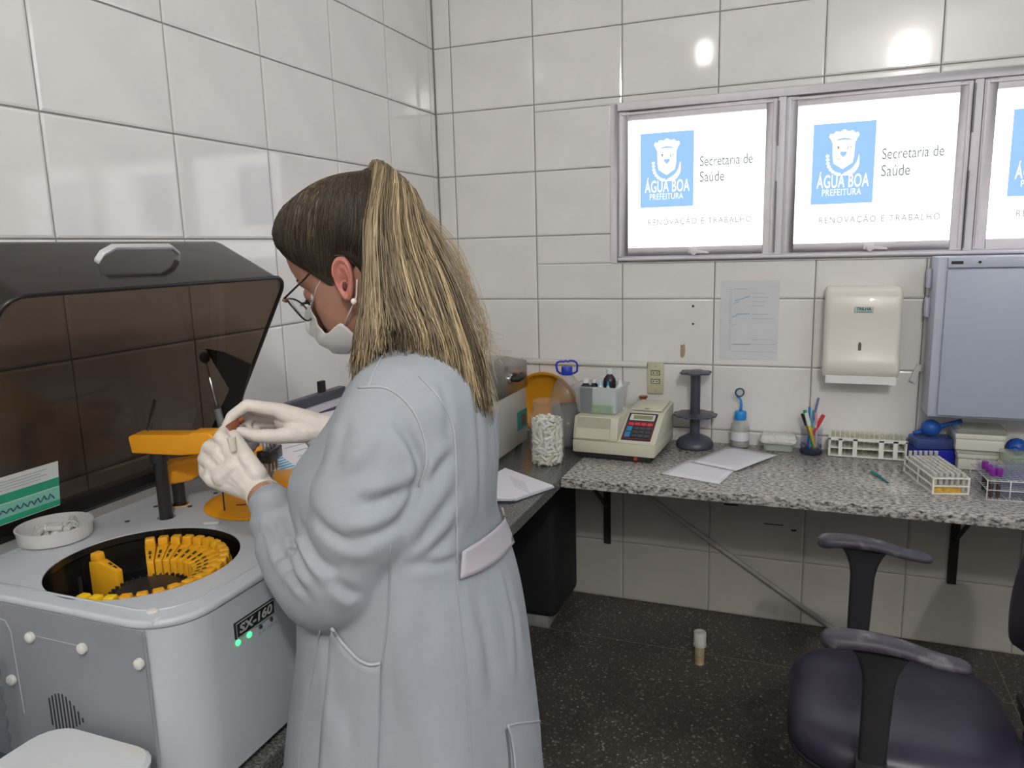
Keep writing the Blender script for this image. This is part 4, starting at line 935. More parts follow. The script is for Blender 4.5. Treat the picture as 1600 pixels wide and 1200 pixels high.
# orange cover of the reaction disc, its raised lid
MB().lathe([(.0, .004), (.100, .004), (.112, .002), (.1145, .0003), (.1145, -.0003), (0, -.0003)], (.470, -1.765, AZ1 + .001), seg=64, close=False).build('disc_cover', M_orange, an, smooth='a')
MB().prism(rrect(.11, .09, .014, 4), .0, .026, o=(.486, -1.675, AZ1 + .004), ex=(.8, .6, 0), ey=(-.6, .8, 0), en=(0, 0, 1)).build('cover_box', M_orange, an, bevel=.004)
MB().box((.452, -1.815, AZ1 + .0056), (.018, .005, .001), Matrix.Rotation(.5, 3, 'Z')).build('cover_mark', mat('cover_mark', (.16, .03, .01), .5), an)
MB().box((.462, -1.905, AZ1 + .003), (.028, .009, .006), Matrix.Rotation(.4, 3, 'Z')).build('clip', mat('clip_grey', (.5, .52, .52), .4), an, bevel=.002)
for x, y in ((.30, -1.94), (.35, -1.84), (.285, -1.86), (.34, -1.76), (.30, -1.72)): MB().cyl((x, y, AZ1 - .001), (x, y, AZ1 + .0012), .0045, seg=12).build('screw', mat('screw_dark', (.08, .08, .09), .4, .5), an)
# sampling arms
M_postb = mat('post_black', (.018, .018, .020), .35)
a1 = MB().tube([(.352, -1.90, .975), (.352, -1.90, 1.108)], .0115, 18).tube([(.352, -1.90, 1.093), (.352, -1.90, 1.112)], .0155, 18).build('arm_post', M_postb, an, smooth='a')
d1_ = Vector((.965, .262, 0)); n1_ = Vector((-.262, .965, 0))
def arm(o, d, n, poly, w, name, par):
    mb = MB(); P = []; k = len(poly)
    mb.prism(poly, -w / 2, w / 2, o=o, ex=d, ey=(0, 0, 1), en=n); return mb.build(name, M_orange, par, bevel=.006, seg=3)
ar1 = arm((.352, -1.90, 1.112), d1_, n1_, [(-.040, .0), (-.044, .030), (-.036, .034), (.070, .034), (.074, .038), (.108, .038), (.122, .026), (.122, .0), (.05, -.004)], .040, 'sampling_arm', an)
MB().tube([(.462, -1.87, 1.115), (.462, -1.87, .999)], .0016, 6).build('needle', mat('needle_steel', (.10, .10, .105), .3, .8), an)
MB().tube([(.33, -1.90, 1.140), (.30, -1.86, 1.165), (.27, -1.82, 1.185)], .003, 6).build('hose', M_postb, an, smooth=True)
MB().tube([(.321, -1.835, .975), (.321, -1.835, 1.040)], .0115, 18).build('arm_post', M_postb, an, smooth='a')
d2n = Vector((.55, .835, 0)); n2n = Vector((-.835, .55, 0))
arm((.321, -1.835, 1.035), d2n, n2n, [(-.020, -.004), (-.026, .034), (-.01, .040), (.17, .040), (.17, .022), (.06, .016), (.022, -.004)], .036, 'mixing_arm', an)
for c in ((.352, -1.90), (.321, -1.835)):
    MB().lathe([(.0158, .9752), (.0100, .9756)], (c[0], c[1], 0), seg=24, close=False).build('post_socket', mat('socket_red', (.18, .015, .02), .5), an, smooth=True)
MB().lathe([(.0175, .0), (.0175, .0012), (.0160, .0014), (.0160, .0)], (.321, -1.835, AZ1), seg=24, close=False).build('socket_ring', M_orange, an, smooth=True)
# wash head: black block, steel nozzles, grey tubes
MB().box((.425, -1.690, 1.055), (.030, .060, .026), Matrix.Rotation(.25, 3, 'Z')).build('wash_block', M_black, an, bevel=.003)
MB().box((.405, -1.725, 1.080), (.026, .040, .022), Matrix.Rotation(.25, 3, 'Z')).build('wash_clamp', mat('clamp_grey', (.16, .165, .17), .4), an, bevel=.003)
for k in range(4):
    y = -1.712 + k * .0145; x = .432 - k * .0035
    MB().tube([(x, y, 1.02), (x, y, 1.072)], .0042, 8).build('nozzle', mat('nozzle_steel', (.30, .30, .29), .3, .8), an, smooth='a')
    MB().tube([(x, y, 1.03), (x, y, .992)], .0013, 6).build('needle', mat('nozzle_steel'), an)
    MB().tube([(x, y, 1.070), (x - .005, y, 1.098), (x - .022, y + .002, 1.120), (x - .050, y + .006, 1.128), (x - .080, y + .016, 1.108), (x - .095, y + .024, 1.06), (x - .098, y + .028, .987)], .0032, 7).build('hose', mat('hose_grey', (.42, .43, .46), .4), an, smooth=True)
# smoked lid: back panel, apron and two triangular cheeks with rounded edges
M_smoke = clear('smoked_acrylic', (.165, .122, .092), rough=.10, body=.045, bodycol=(.16, .15, .14))
LY0, LY1 = -2.195, -1.585
HA, HB, HC = Vector((.185, 0, .990)), Vector((.250, 0, 1.500)), Vector((.420, 0, 1.410))
def lp(p, y): return Vector((p.x, y, p.z))
me = bpy.data.meshes.new('lid')
vs = [lp(HA, LY0), lp(HB, LY0), lp(HC, LY0), lp(HA, LY1), lp(HB, LY1), lp(HC, LY1)]
bm = bmesh.new(); V = [bm.verts.new(an.location * -1 + v) for v in vs]
for f in ((0, 3, 4, 1), (1, 4, 5, 2), (0, 1, 2), (5, 4, 3)): bm.faces.new([V[i] for i in f])
bm.edges.ensure_lookup_table(); bmesh.ops.recalc_face_normals(bm, faces=bm.faces)
es = [e for e in bm.edges if len(e.link_faces) == 2]
bmesh.ops.bevel(bm, geom=es, offset=.035, segments=5, profile=.5, affect='EDGES', clamp_overlap=True)
rim = [e for e in bm.edges if len(e.link_faces) == 1]
# ordered rim loop for the black edging
adj = {}
for e in rim:
    for a, b in ((e.verts[0], e.verts[1]), (e.verts[1], e.verts[0])): adj.setdefault(a, []).append(b)
st = rim[0].verts[0]; loop = [st]; prev = None; cur = st
while True:
    nx = [v for v in adj[cur] if v is not prev]
    nx = nx[0]
    if nx is st: break
    loop.append(nx); prev, cur = cur, nx
    if len(loop) > 500: break
loop = [v.co.copy() + an.location for v in loop]
bm.to_mesh(me); bm.free(); me.polygons.foreach_set('use_smooth', [True] * len(me.polygons)); me.set_sharp_from_angle(angle=math.radians(30))
lid = bpy.data.objects.new('lid', me); C.objects.link(lid); lid.parent = an; me.materials.append(M_smoke); lid['label'] = 'raised smoked brown acrylic lid'
MB().tube(loop, .0042, 6, closed=True).build('lid_edging', mat('edge_black', (.012, .012, .013), .3), lid, smooth=True)
# handle on the apron: a flat silver loop
ap = (HC - HB).normalized(); an_ = Vector((ap.z, 0, -ap.x)) * -1
if an_.z < 0: an_ = -an_
hm = HB + ap * .105
M_silver = mat('silver_handle', (.72, .72, .73), .35, .5)
hy0, hy1 = -1.975, -1.800
hpts = []
for y, k in ((hy0, 0.0), (hy0 + .006, .014), (hy0 + .026, .026), (hy1 - .026, .026), (hy1 - .006, .014), (hy1, 0.0)):
    hpts.append(hm + Vector((0, y, 0)) + an_ * k)
mb = MB(); P = []
for p in hpts:
    for da, dn in ((-.0065, .0), (.0065, .0), (.0065, .006), (-.0065, .006)): P.append(p + ap * da + an_ * dn)
mb.grid(P, len(hpts), 4, True); mb.f.append((0, 3, 2, 1)); mb.f.append(tuple(len(P) - 4 + i for i in (0, 1, 2, 3)))
mb.build('lid_handle', M_silver, lid, bevel=.0015)
# gas strut, bracket, hinge bar, label
brk = MB().prism([(.196, 1.254), (.245, 1.248), (.318, 1.222), (.262, 1.095), (.205, .998), (.176, .998), (.182, 1.06), (.252, 1.165)], 0, .005, o=(0, LY1 - .012, 0), en=(0, 1, 0)).build('strut_bracket', M_blk, an)
MB().sph((.199, LY1 - .020, 1.236), .013, 14, 10, (1, .7, 1)).build('ball_joint', mat('joint_grey', (.12, .13, .14), .4), an, smooth=True)
MB().tube([(.200, LY1 - .022, 1.236), (.228, LY1 - .026, 1.115)], .0035, 10).build('strut_rod', mat('chrome'), an, smooth=True)
MB().tube([(.226, LY1 - .026, 1.122), (.258, LY1 - .03, .992)], .0085, 14).build('strut_cylinder', mat('strut_grey', (.15, .16, .165), .4), an, smooth='a')
MB().b2((.155, LY0 + .005, AZ1), (.186, LY1 + .012, AZ1 + .034)).build('hinge_bar', M_black, an, bevel=.003)
MB().b2((.188, LY0 + .06, AZ1 + .0002), (.232, LY1 - .02, AZ1 + .003)).build('hinge_ledge', mat('ledge_grey', (.36, .37, .38), .3), an)
def onlid(y0, y1, s0, s1, d, name, m, par):
    e = (HB - HA).normalized(); nrm = Vector((e.z, 0, -e.x)); mb = MB()
    q = [HA + e * s + Vector((0, y, 0)) + nrm * d for y, s in ((y0, s0), (y1, s0), (y1, s1), (y0, s1))]
    mb.add(q + [v + nrm * .0006 for v in q], [(0, 1, 2, 3), (4, 7, 6, 5), (0, 4, 5, 1), (1, 5, 6, 2), (2, 6, 7, 3), (3, 7, 4, 0)]); return mb.build(name, m, par)
lb_ = onlid(-2.15, -1.985, .032, .116, .003, 'lid_label', mat('label_white', (.62, .66, .64), .5), lid)
onlid(-2.15, -1.985, .070, .086, .0038, 'label_band', mat('label_green', (.02, .30, .17), .5), lid); onlid(-2.15, -1.985, .034, .068, .0038, 'label_band', mat('label_mint', (.20, .52, .40), .5), lid)
onlid(-2.15, -1.985, .034, .044, .0044, 'label_band', mat('label_green'), lid)
e_l = (HB - HA).normalized(); n_l = Vector((e_l.z, 0, -e_l.x))
wv = [HA + e_l * (.055 + .004 * math.sin(k * 1.9) + .0015 * math.sin(k * 4.3)) + Vector((0, -2.145 + k * .0038, 0)) + n_l * .0054 for k in range(40)]
MB().tube(wv, .0011, 4).build('handwriting', mat('navy_ink', (.02, .03, .12), .6), lid)
for k in range(4): onlid(-2.145, -2.02 + .012 * (k % 2), .092 + k * .005, .0935 + k * .005, .0038, 'print_line', mat('faint_print'), lid)

# dish with cups on the analyzer
DX, DY = .247, -2.040
ds = thing('dish', 'shallow white plastic dish of small cups on the analyzer beside the rotor', 'dish', (DX, DY, AZ1))
MB().lathe([(0, .0012), (.054, .0012), (.0565, .003), (.058, .024), (.0595, .0245), (.0595, .0265), (.0565, .0265), (.0548, .005), (0, .0040)], (DX, DY, AZ1 + .0003), seg=44, close=False).build('tray', clear('dish_plastic', (.9, .9, .9), rough=.2, body=.62, bodycol=(.76, .76, .75)), ds, smooth='a')
rd = random.Random(9)
M_cupc = clear('cup_clear', (.9, .91, .9), rough=.15, body=.55, bodycol=(.80, .80, .76))
cmc = cup_mesh(M_cupc)
for k in range(22):
    a = rd.uniform(0, 2 * PI); rr = .036 * math.sqrt(rd.random())
    one_cup((DX + .004 + rr * math.cos(a), DY + .004 + rr * math.sin(a) * .8, AZ1 + .0115 + (.009 if k > 14 else 0)), (PI / 2 + rd.uniform(-.15, .15), 0, rd.uniform(0, 6)), 'small translucent sample cup lying in the shallow dish', 'sample cups in the dish', cmc)

# printer beyond the analyzer with papers on it
pn = thing('printer', 'pale grey office machine with dark rear tray between analyzer and oven', 'printer', (.32, -1.17, BZ))
M_prn = mat('printer_pale', (.62, .60, .64), .4)
MB().b2((.06, -1.405, BZ + .0008), (.50, -.95, .972)).build('body', M_prn, pn, bevel=.012, seg=3)
M_trim = mat('tray_dark', (.06, .06, .085), .4)
MB().b2((.10, -1.40, .9725), (.118, -.955, 1.035)).build('rear_tray', M_prn, pn, bevel=.003)
MB().b2((.098, -1.40, 1.022), (.124, -.955, 1.052)).build('tray_edge', M_trim, pn, bevel=.003)
MB().b2((.119, -1.40, .985), (.122, -.955, .998)).build('tray_line', M_trim, pn)
MB().b2((.106, -1.075, 1.052), (.118, -1.05, 1.085)).build('tray_stop', M_blk, pn)
sp = thing('printed_form', 'white printed form with a blue striped strip, behind the gloved hands', 'paper', (.33, -1.37, .99))
fo = Vector((.40, -1.60, .990)); fx = Vector((.28, .96, .0)).normalized(); fy = Vector((-.78, .22, .26)).normalized()
def fq(u0, u1, v0, v1, d, nm, m):
    nrm = fx.cross(fy).normalized(); q = [fo + fx * u + fy * v + nrm * d for u, v in ((u0, v0), (u1, v0), (u1, v1), (u0, v1))]
    mb = MB().add(q + [p + nrm * .0006 for p in q], [(0, 3, 2, 1), (4, 5, 6, 7), (0, 1, 5, 4), (1, 2, 6, 5), (2, 3, 7, 6), (3, 0, 4, 7)]); return mb.build(nm, m, sp)
fq(-.030, .30, -.01, .20, 0, 'sheet', mat('form_paper', (.80, .76, .80), .7))
M_str = mat('stripe_blue', (.10, .45, .66), .6)
for k in range(20): fq(-.016, .022, -.008 + k * .0100, -.0035 + k * .0100, .0008, 'stripe', M_str)
for k in range(8): fq(.05 + .004 * (k % 3), .20 - .03 * (k % 2), .02 + k * .022, .0225 + k * .022, .0008, 'print_line', M_ink)

# things in front of the analyzer at the lower left
bw = thing('storage_box', 'white plastic box with a yellowed lid at the lower left, before the analyzer', 'box', (.576, -2.347, BZ))
P = []
for w, d, z in ((.165, .17, .001), (.188, .193, .100)): q = rrect(w, d, .035, 5); n_ = len(q); P += [(.576 + x, -2.347 + y, BZ + z) for x, y in q]
m1 = MB().grid(P, 2, n_, True); m1.f.append(tuple(range(n_))[::-1]); m1.f.append(tuple(range(n_, 2 * n_))); m1.build('tub', mat('tub_white', (.58, .60, .63), .45), bw, smooth='a')
P = []
for w, d, z in ((.196, .200, .1005), (.200, .204, .114), (.192, .196, .119)): q = rrect(w, d, .04, 5); P += [(.576 + x, -2.347 + y, BZ + z) for x, y in q]
m1 = MB().grid(P, 3, n_, True); m1.f.append(tuple(range(n_))[::-1]); m1.f.append(tuple(range(2 * n_, 3 * n_)))
m1.build('lid', mat('lid_yellowed', (.58, .60, .62), .5, col2=(.56, .54, .44), nscale=5, thr=(.52, .64)), bw, smooth='a')
BX, BY = .388, -2.302
cbt = thing('water_bottle', 'clear ribbed plastic bottle cut off by the left edge of the picture', 'bottle', (BX, BY, BZ))
pr = [(0, .002), (.034, .002), (.041, .010)] + [(.042 - .0032 * (k % 2), .022 + .012 * k) for k in range(15)] + [(.042, .200), (.038, .222), (.024, .245), (.0135, .258), (.0135, .275)]
MB().lathe(pr, (BX, BY, BZ), seg=28, close=False).build('body', clear('pet_clear', (.80, .83, .86), rough=.05, body=.10, bodycol=(.35, .38, .42)), cbt, smooth=True)
MB().lathe([(.0150, .258), (.0155, .260), (.0155, .276), (0, .277)], (BX, BY, BZ), seg=20).build('cap', mat('cap_white'), cbt, smooth='a')

# ------------------------------------------------------------ office chair
M_vinyl = mat('chair_vinyl', (.028, .025, .045), .36, noise=.12, nscale=14, bump=.04, bscale=300)
M_cpl = mat('chair_plastic', (.020, .020, .023), .5)
M_arm = mat('armrest_worn', (.050, .046, .062), .5, col2=(.15, .145, .16), nscale=26, thr=(.52, .66))
ch = thing('office_chair', 'black office chair with worn grey armrests, cut by the right edge', 'chair', (1.66, -1.165, 0))
SX, SY = 1.66, -1.165
def pad(name, sec, m, par, n=6, **k):
    P = []; nv = 0
    for (cx, cy, w, d, r, z) in sec:
        q = rrect(w, d, r, n); nv = len(q); P += [(cx + x, cy + y, z) for x, y in q]
    mb = MB().grid(P, len(sec), nv, True); mb.f.append(tuple(range(nv))[::-1]); mb.f.append(tuple(range((len(sec) - 1) * nv, len(sec) * nv))); return mb.build(name, m, par, smooth=True, **k)
sec = []
for z, s in ((.382, -.028), (.390, -.006), (.402, .0), (.425, .0), (.442, -.008), (.455, -.026), (.464, -.060), (.468, -.12), (.468, -.2)):
    sec.append((SX + .005, SY, .460 + 2 * s, .450 + 2 * s, max(.02, .135 + s), z - .02))
seat = pad('seat', sec, M_vinyl, ch)
pad('seat_shell', [(SX + .005, SY, .40, .39, .10, .340), (SX + .005, SY, .452, .442, .13, .3615), (SX + .005, SY, .456, .446, .13, .372)], M_cpl, ch)
# backrest, a curved padded shell
P = []; nu, nv = 13, 15
for side in (0, 1):
    for i in range(nu):
        for j in range(nv):
            u = -1 + 2 * i / (nu - 1); v = j / (nv - 1); z = .53 + .41 * v
            hw = .190 * (1 - .16 * abs(2 * v - 1) ** 3) ; x = 1.955 + .10 * (v - .3) ** 2 + .05 * v
            e = (1 - abs(u) ** 4) * (1 - abs(2 * v - 1) ** 4)
            P.append((x - .055 * u * u + (.012 + .030 * e) * (1 if side else -1), SY + hw * u, z))
mb = MB(); mb.grid(P[:nu * nv], nu, nv); mb.grid(P[nu * nv:], nu, nv)
N = nu * nv
brd = [i * nv for i in range(nu)] + [(nu - 1) * nv + j for j in range(1, nv)] + [i * nv + nv - 1 for i in range(nu - 2, -1, -1)] + [j for j in range(nv - 2, 0, -1)]
for a, b in zip(brd, brd[1:] + brd[:1]): mb.f.append((a, b, N + b, N + a))
mb.build('backrest', M_vinyl, ch, smooth=True, sub=1)
bel = MB()
for k in range(9): bel.box((1.935 + .010 * math.sin(k), SY, .36 + k * .022), (.05 + .006 * (k % 2), .075, .018))
bel.b2((1.70, SY - .035, .325), (1.955, SY + .035, .345)); bel.build('back_support', M_cpl, ch, bevel=.003)
for sy, zt in ((-.245, .690), (.240, .705)):
    y = SY + sy
    P = []; N_ = 25
    for i in range(N_):
        t = .5 - .5 * math.cos(PI * i / (N_ - 1)); x = 1.490 + .262 * t
        hw = .031 * (1 - .30 * t) * min(1, math.sqrt(max(0, 1 - (1 - min(1, t / .14)) ** 2)) + .05) * min(1, math.sqrt(max(0, 1 - (1 - min(1, (1 - t) / .10)) ** 2)) + .05)
        h = .0155 * (1 - .40 * t) * (.25 + .75 * math.sqrt(max(0, 1 - (1 - min(1, t / .07)) ** 2))) * (.3 + .7 * math.sqrt(max(0, 1 - (1 - min(1, (1 - t) / .07)) ** 2)))
        zc = zt - .006 + .010 * math.sin(PI * min(1, t * 1.3)) - .018 * t * t
        for k in range(14):
            a = 2 * PI * k / 14; ca_, sa_ = math.cos(a), math.sin(a)
            P.append((x, y + hw * math.copysign(abs(ca_) ** .7, ca_), zc + h * math.copysign(abs(sa_) ** .7, sa_)))
    mb = MB().grid(P, N_, 14, True); mb.f.append(tuple(range(14))[::-1]); mb.f.append(tuple(range((N_ - 1) * 14, N_ * 14)))
    mb.build('armrest', M_arm, ch, smooth=True)
    mb = MB(); secp = [(.050, .020, zt - .016), (.042, .016, zt - .030), (.033, .0145, zt - .055), (.028, .0135, zt - .085), (.026, .013, .50), (.025, .013, .40)]
    P = []; nv = 0
    for w, d, z in secp: q = rrect(2 * w, 2 * d, .008, 3); nv = len(q); P += [(1.600 + x - (zt - z) * .02, y + yy, z) for x, yy in q]
    mb.grid(P, len(secp), nv, True); mb.f.append(tuple(range(nv))[::-1]); mb.f.append(tuple(range((len(secp) - 1) * nv, len(secp) * nv))); mb.build('arm_post', M_cpl, ch, smooth='a')
    MB().b2((1.565, y - .017, .33), (1.623, y + .017, .44)).b2((1.57, min(y, SY + math.copysign(.12, sy)), .328), (1.618, max(y, SY + math.copysign(.12, sy)), .339)).build('arm_bracket', M_cpl, ch, bevel=.004)
MB().tube([(SX + .02, SY, .10), (SX + .02, SY, .20), (SX + .02, SY, .205), (SX + .02, SY, .335)], [.026, .026, .016, .016], 18).build('gas_column', M_cpl, ch, smooth='a')
for k in range(5):
    a = 2 * PI * k / 5 + .3; d = Vector((math.cos(a), math.sin(a), 0)); c0 = Vector((SX + .02, SY, .095))
    MB().tube([c0 + d * .02, c0 + d * .15 - Vector((0, 0, .006)), c0 + d * .27 - Vector((0, 0, .025))], [.024, .019, .013], 10).build('base_leg', M_cpl, ch, smooth='a')
    w = c0 + d * .27; w.z = .027; n = Vector((-d.y, d.x, 0))
    MB().cyl(w - n * .02, w + n * .02, .026, seg=18).cyl(w + Vector((0, 0, .01)), w + Vector((0, 0, .05)), .007, seg=8).build('caster', M_cpl, ch, smooth='a')
# ------------------------------------------------------------ the woman
from mathutils import noise as mnoise
M_skin = mat('skin', (.36, .185, .125), .5, noise=.08, nscale=30)
M_coat = mat('coat_cloth', (.305, .335, .365), .85, noise=.02, nscale=60, bump=.06, bscale=700)
M_glove = mat('latex_glove', (.68, .63, .57), .48, noise=.04, nscale=50, bump=.05, bscale=160)
M_mask = mat('mask_cloth', (.60, .60, .58), .85, bump=.08, bscale=500)
woman = thing('person', 'blond woman in white lab coat, mask, glasses and gloves, holding a small vial', 'person', (.91, -1.97, 0))

def remesh(mb, name, m, vox, smooth_it=6, fac=.5, parent=woman, sub=0):
    o = mb.build(name, m, None)
    md = o.modifiers.new('r', 'REMESH'); md.mode = 'VOXEL'; md.voxel_size = vox; md.use_smooth_shade = True
    if smooth_it: s = o.modifiers.new('s', 'SMOOTH'); s.iterations = smooth_it; s.factor = fac
    baked(o)
    if not o.data.materials and m: o.data.materials.append(m)
    return o
def adopt(o, parent):
    """parent a world-space mesh without moving it"""
    o.data.transform(wm(parent).inverted()); o.parent = parent; return o
def caps(mb, pts, seg=14):
    """chain of tapered capsules [(p, r), ...]"""
    for (p0, r0), (p1, r1) in zip(pts, pts[1:]):
        mb.cyl(p0, p1, r0, r1, seg)
    for p, r in pts: mb.sph(p, r, seg, 8)

# head frame: forward, left, up (looking down at the hands)
PITCH = math.radians(23)
fw = Vector((-.985, -.159, 0)).normalized(); HL = Vector((-fw.y, fw.x, 0))
HF = fw * math.cos(PITCH) - Vector((0, 0, math.sin(PITCH))); HU = fw * math.sin(PITCH) + Vector((0, 0, math.cos(PITCH)))
HS = .97
HO = at(537, 441, 1.03) - HL * .068
def hp(f, l, u): return HO + (HF * f + HL * l + HU * u) * HS
#       u     front  back   half-width
HT = [(-.090, .055, .030, .018), (-.084, .070, .012, .030), (-.070, .079, -.014, .042), (-.052, .082, -.036, .051), (-.034, .083, -.056, .058), (-.015, .083, -.071, .063), (.005, .081, -.084, .068),
      (.030, .086, -.092, .072), (.055, .091, -.097, .0735), (.080, .088, -.097, .073), (.103, .074, -.087, .067), (.120, .050, -.067, .053), (.131, .021, -.040, .031), (.1365, -.002, -.018, .010)]
def head_pt(u, th, off=0., nose=1):
    F, B_, w = cr(HT, u)
    cf = (F + B_) / 2 if False else -.006 * 0; c = .0
    mid = (F + B_) / 2 * .35
    ct, st = math.cos(th), math.sin(th)
    rf = (F - mid) if ct > 0 else (mid - B_)
    n = 2.35 if ct > 0 else 2.1
    k = (abs(ct) ** n + abs(st) ** n) ** (-1 / n)
    f = mid + rf * ct * k; l = w * st * k
    if ct > 0:
        f += nose * .026 * math.exp(-(l / .0105) ** 2) * cr([(-.06, 0), (-.045, .02), (-.036, .75), (-.028, 1.0), (-.015, .78), (.002, .48), (.018, .18), (.03, 0.05), (.05, 0)], max(-.06, min(.05, u)))[0]
        f -= .010 * math.exp(-((abs(l) - .031) / .014) ** 2 - ((u - .010) / .011) ** 2)
        f += .004 * math.exp(-(l / .019) ** 2 - ((u + .055) / .008) ** 2) + .003 * math.exp(-(l / .018) ** 2 - ((u + .080) / .010) ** 2)
        f += .0035 * math.exp(-((abs(l) - .026) / .018) ** 2 - ((u - .030) / .008) ** 2)
    r = math.hypot(f - mid, l)
    if off: f += off * (f - mid) / max(r, 1e-5); l += off * l / max(r, 1e-5)
    return f, l, u
bodym = MB()
NU, NT = 90, 96
P = []
for i in range(NU):
    u = -.090 + .2265 * i / (NU - 1)
    for k in range(NT): P.append(hp(*head_pt(u, 2 * PI * k / NT)))
bodym.grid(P, NU, NT, True); bodym.f.append(tuple(range(NT))[::-1]); bodym.f.append(tuple(range((NU - 1) * NT, NU * NT)))
# ears
def ear(s):
    P = []; nr, na = 12, 40
    for side in (0, 1):
        for i in range(nr):
            r = i / (nr - 1)
            for k in range(na):
                a = 2 * PI * k / na
                y = math.sin(a); x = math.cos(a)
                wx = (.0175 + .0035 * y) * (1.0 if x < 0 else .85); hy = .031
                ex, ey = wx * x * r, hy * y * r
                rim_ = math.exp(-((r - .86) / .13) ** 2) * (.0065 if (x < .35 or y > .3) else .0015)
                bowl = -.0075 * math.exp(-((ex - .003) / .0085) ** 2 - ((ey + .006) / .011) ** 2)
                anti = .003 * math.exp(-((r - .52) / .12) ** 2) * (1 if x < .2 else 0)
                lob = .001 * (1 if y < -.75 else 0)
                out = (.009 + (.007 if x < 0 else 0) * abs(x) * r + rim_ + bowl + anti + lob) if side else .003 * (1 - r) + .0055 * r + (.007 if x < 0 else 0) * abs(x) * r
                tilt = -.20; f = ex * math.cos(tilt) - ey * math.sin(tilt) * -1 * .0 + (ey * math.sin(-tilt)) * -1
                P.append(hp(-.004 + ex - ey * .22, s * (.0655 + out), .003 + ey + ex * .15))
    mb = MB(); n0 = nr * na
    mb.grid(P[:n0], nr, na, True); mb.grid(P[n0:], nr, na, True)
    for k in range(na): a = (nr - 1) * na + k; b = (nr - 1) * na + (k + 1) % na; mb.f.append((a, b, n0 + b, n0 + a))
    return mb
# neck, trunk, arms, legs (mostly under clothes)
fb = Vector((-.96, -.28, 0)).normalized(); lb = Vector((-fb.y, fb.x, 0))
BC = Vector((.932, -1.965, 0))
def bp(f, l, z): return Vector((BC.x, BC.y, z)) + fb * f + lb * l
caps(bodym, [(bp(-.005, 0, 1.27), .062), (bp(.010, 0, 1.33), .050), (hp(-.030, 0, -.045), .047), (hp(-.022, 0, .0), .050)], 24)
caps(bodym, [(bp(.0, 0, .78), .115), (bp(.0, .0, .95), .105), (bp(.01, 0, 1.10), .10), (bp(0, 0, 1.22), .105)], 20)
LW = at(407, 768, 1.10); LE = at(519, 925, .955); LS = at(612, 632, .965)
RW = at(500, 668, 1.17); RE = at(585, 780, 1.27); RS = bp(0, -.150, 1.27)
caps(bodym, [(bp(-.01, .05, 1.26), .055), (LS, .048), (LE, .036), (LE.lerp(LW, .35), .030), (LE.lerp(LW, .7), .024), (LW, .0225)], 16)
caps(bodym, [(bp(-.01, -.05, 1.26), .055), (RS, .048), (RE, .036), (RE.lerp(RW, .35), .030), (RE.lerp(RW, .7), .0215), (RW, .0205)], 16)
for s in (-1, 1): caps(bodym, [(bp(0, s * .075, .80), .095), (bp(.01, s * .085, .45), .055), (bp(-.01, s * .09, .28), .054), (bp(-.015, s * .09, .085), .036)], 16)
body = remesh(bodym, 'body', M_skin, .0030, 3)
adopt(body, woman)
# reddish ears in the same skin (a part each, they are cut out by the hair)
M_ear = mat('ear_skin', (.46, .175, .135), .5, noise=.1, nscale=60)
for s in (1, -1): ear(s).build('ear', M_ear, woman, smooth=True)
MB().sph(hp(-.0005, .0742, -.006), .0042, 12, 8, (.8, .6, 1.5)).build('ear_canal', mat('ear_shadow', (.10, .03, .022), .8), woman, smooth=True)
for s in (1, -1):
    e = MB().sph(hp(.069, s * .030, .010), .0118, 16, 10).build('eye', mat('eye_white', (.62, .60, .57), .25), woman, smooth=True)
    MB().sph(hp(.0705, s * .0302, .0115), .0122, 16, 10, (1, 1, 1)).build('eyelid', mat('eyelid', (.30, .15, .10), .5), woman, smooth=True)
    la = [hp(.083 - .004 * abs(q), s * (.0302 + .012 * q), .006 - .003 * q * q) for q in np.linspace(-1, 1, 9)]
    MB().tube(la, .0011, 5).build('lash_line', mat('lash', (.008, .006, .006), .7), woman)
    mb = MB()
    for q in np.linspace(-1, 1, 9): p0 = (.083 - .004 * abs(q), s * (.0302 + .012 * q), .006 - .003 * q * q); mb.tube([hp(*p0), hp(p0[0] + .007, p0[1] + s * .002 * q, p0[2] - .004), hp(p0[0] + .011, p0[1] + s * .003 * q, p0[2] - .002)], [.0006, .0005, .0002], 4)
    mb.build('eyelashes', mat('lash'), woman)
    br = [hp(*head_pt(.034 + .003 * math.sin(PI * q), s * (.26 + .40 * q), -.0004 if s > 0 else -.0013)) for q in np.linspace(0, 1, 9)]
    MB().tube(br, [.0006, .0010, .0013, .0015, .0015, .0013, .0011, .0008, .0004], 6).build('eyebrow', mat('brow', (.05, .03, .02), .8), woman, smooth=True)
MB().sph(hp(-.006, .0795, -.031), .0045, 16, 10).build('pearl_earring', mat('pearl', (.80, .76, .70), .15, coat=.6), woman, smooth=True)

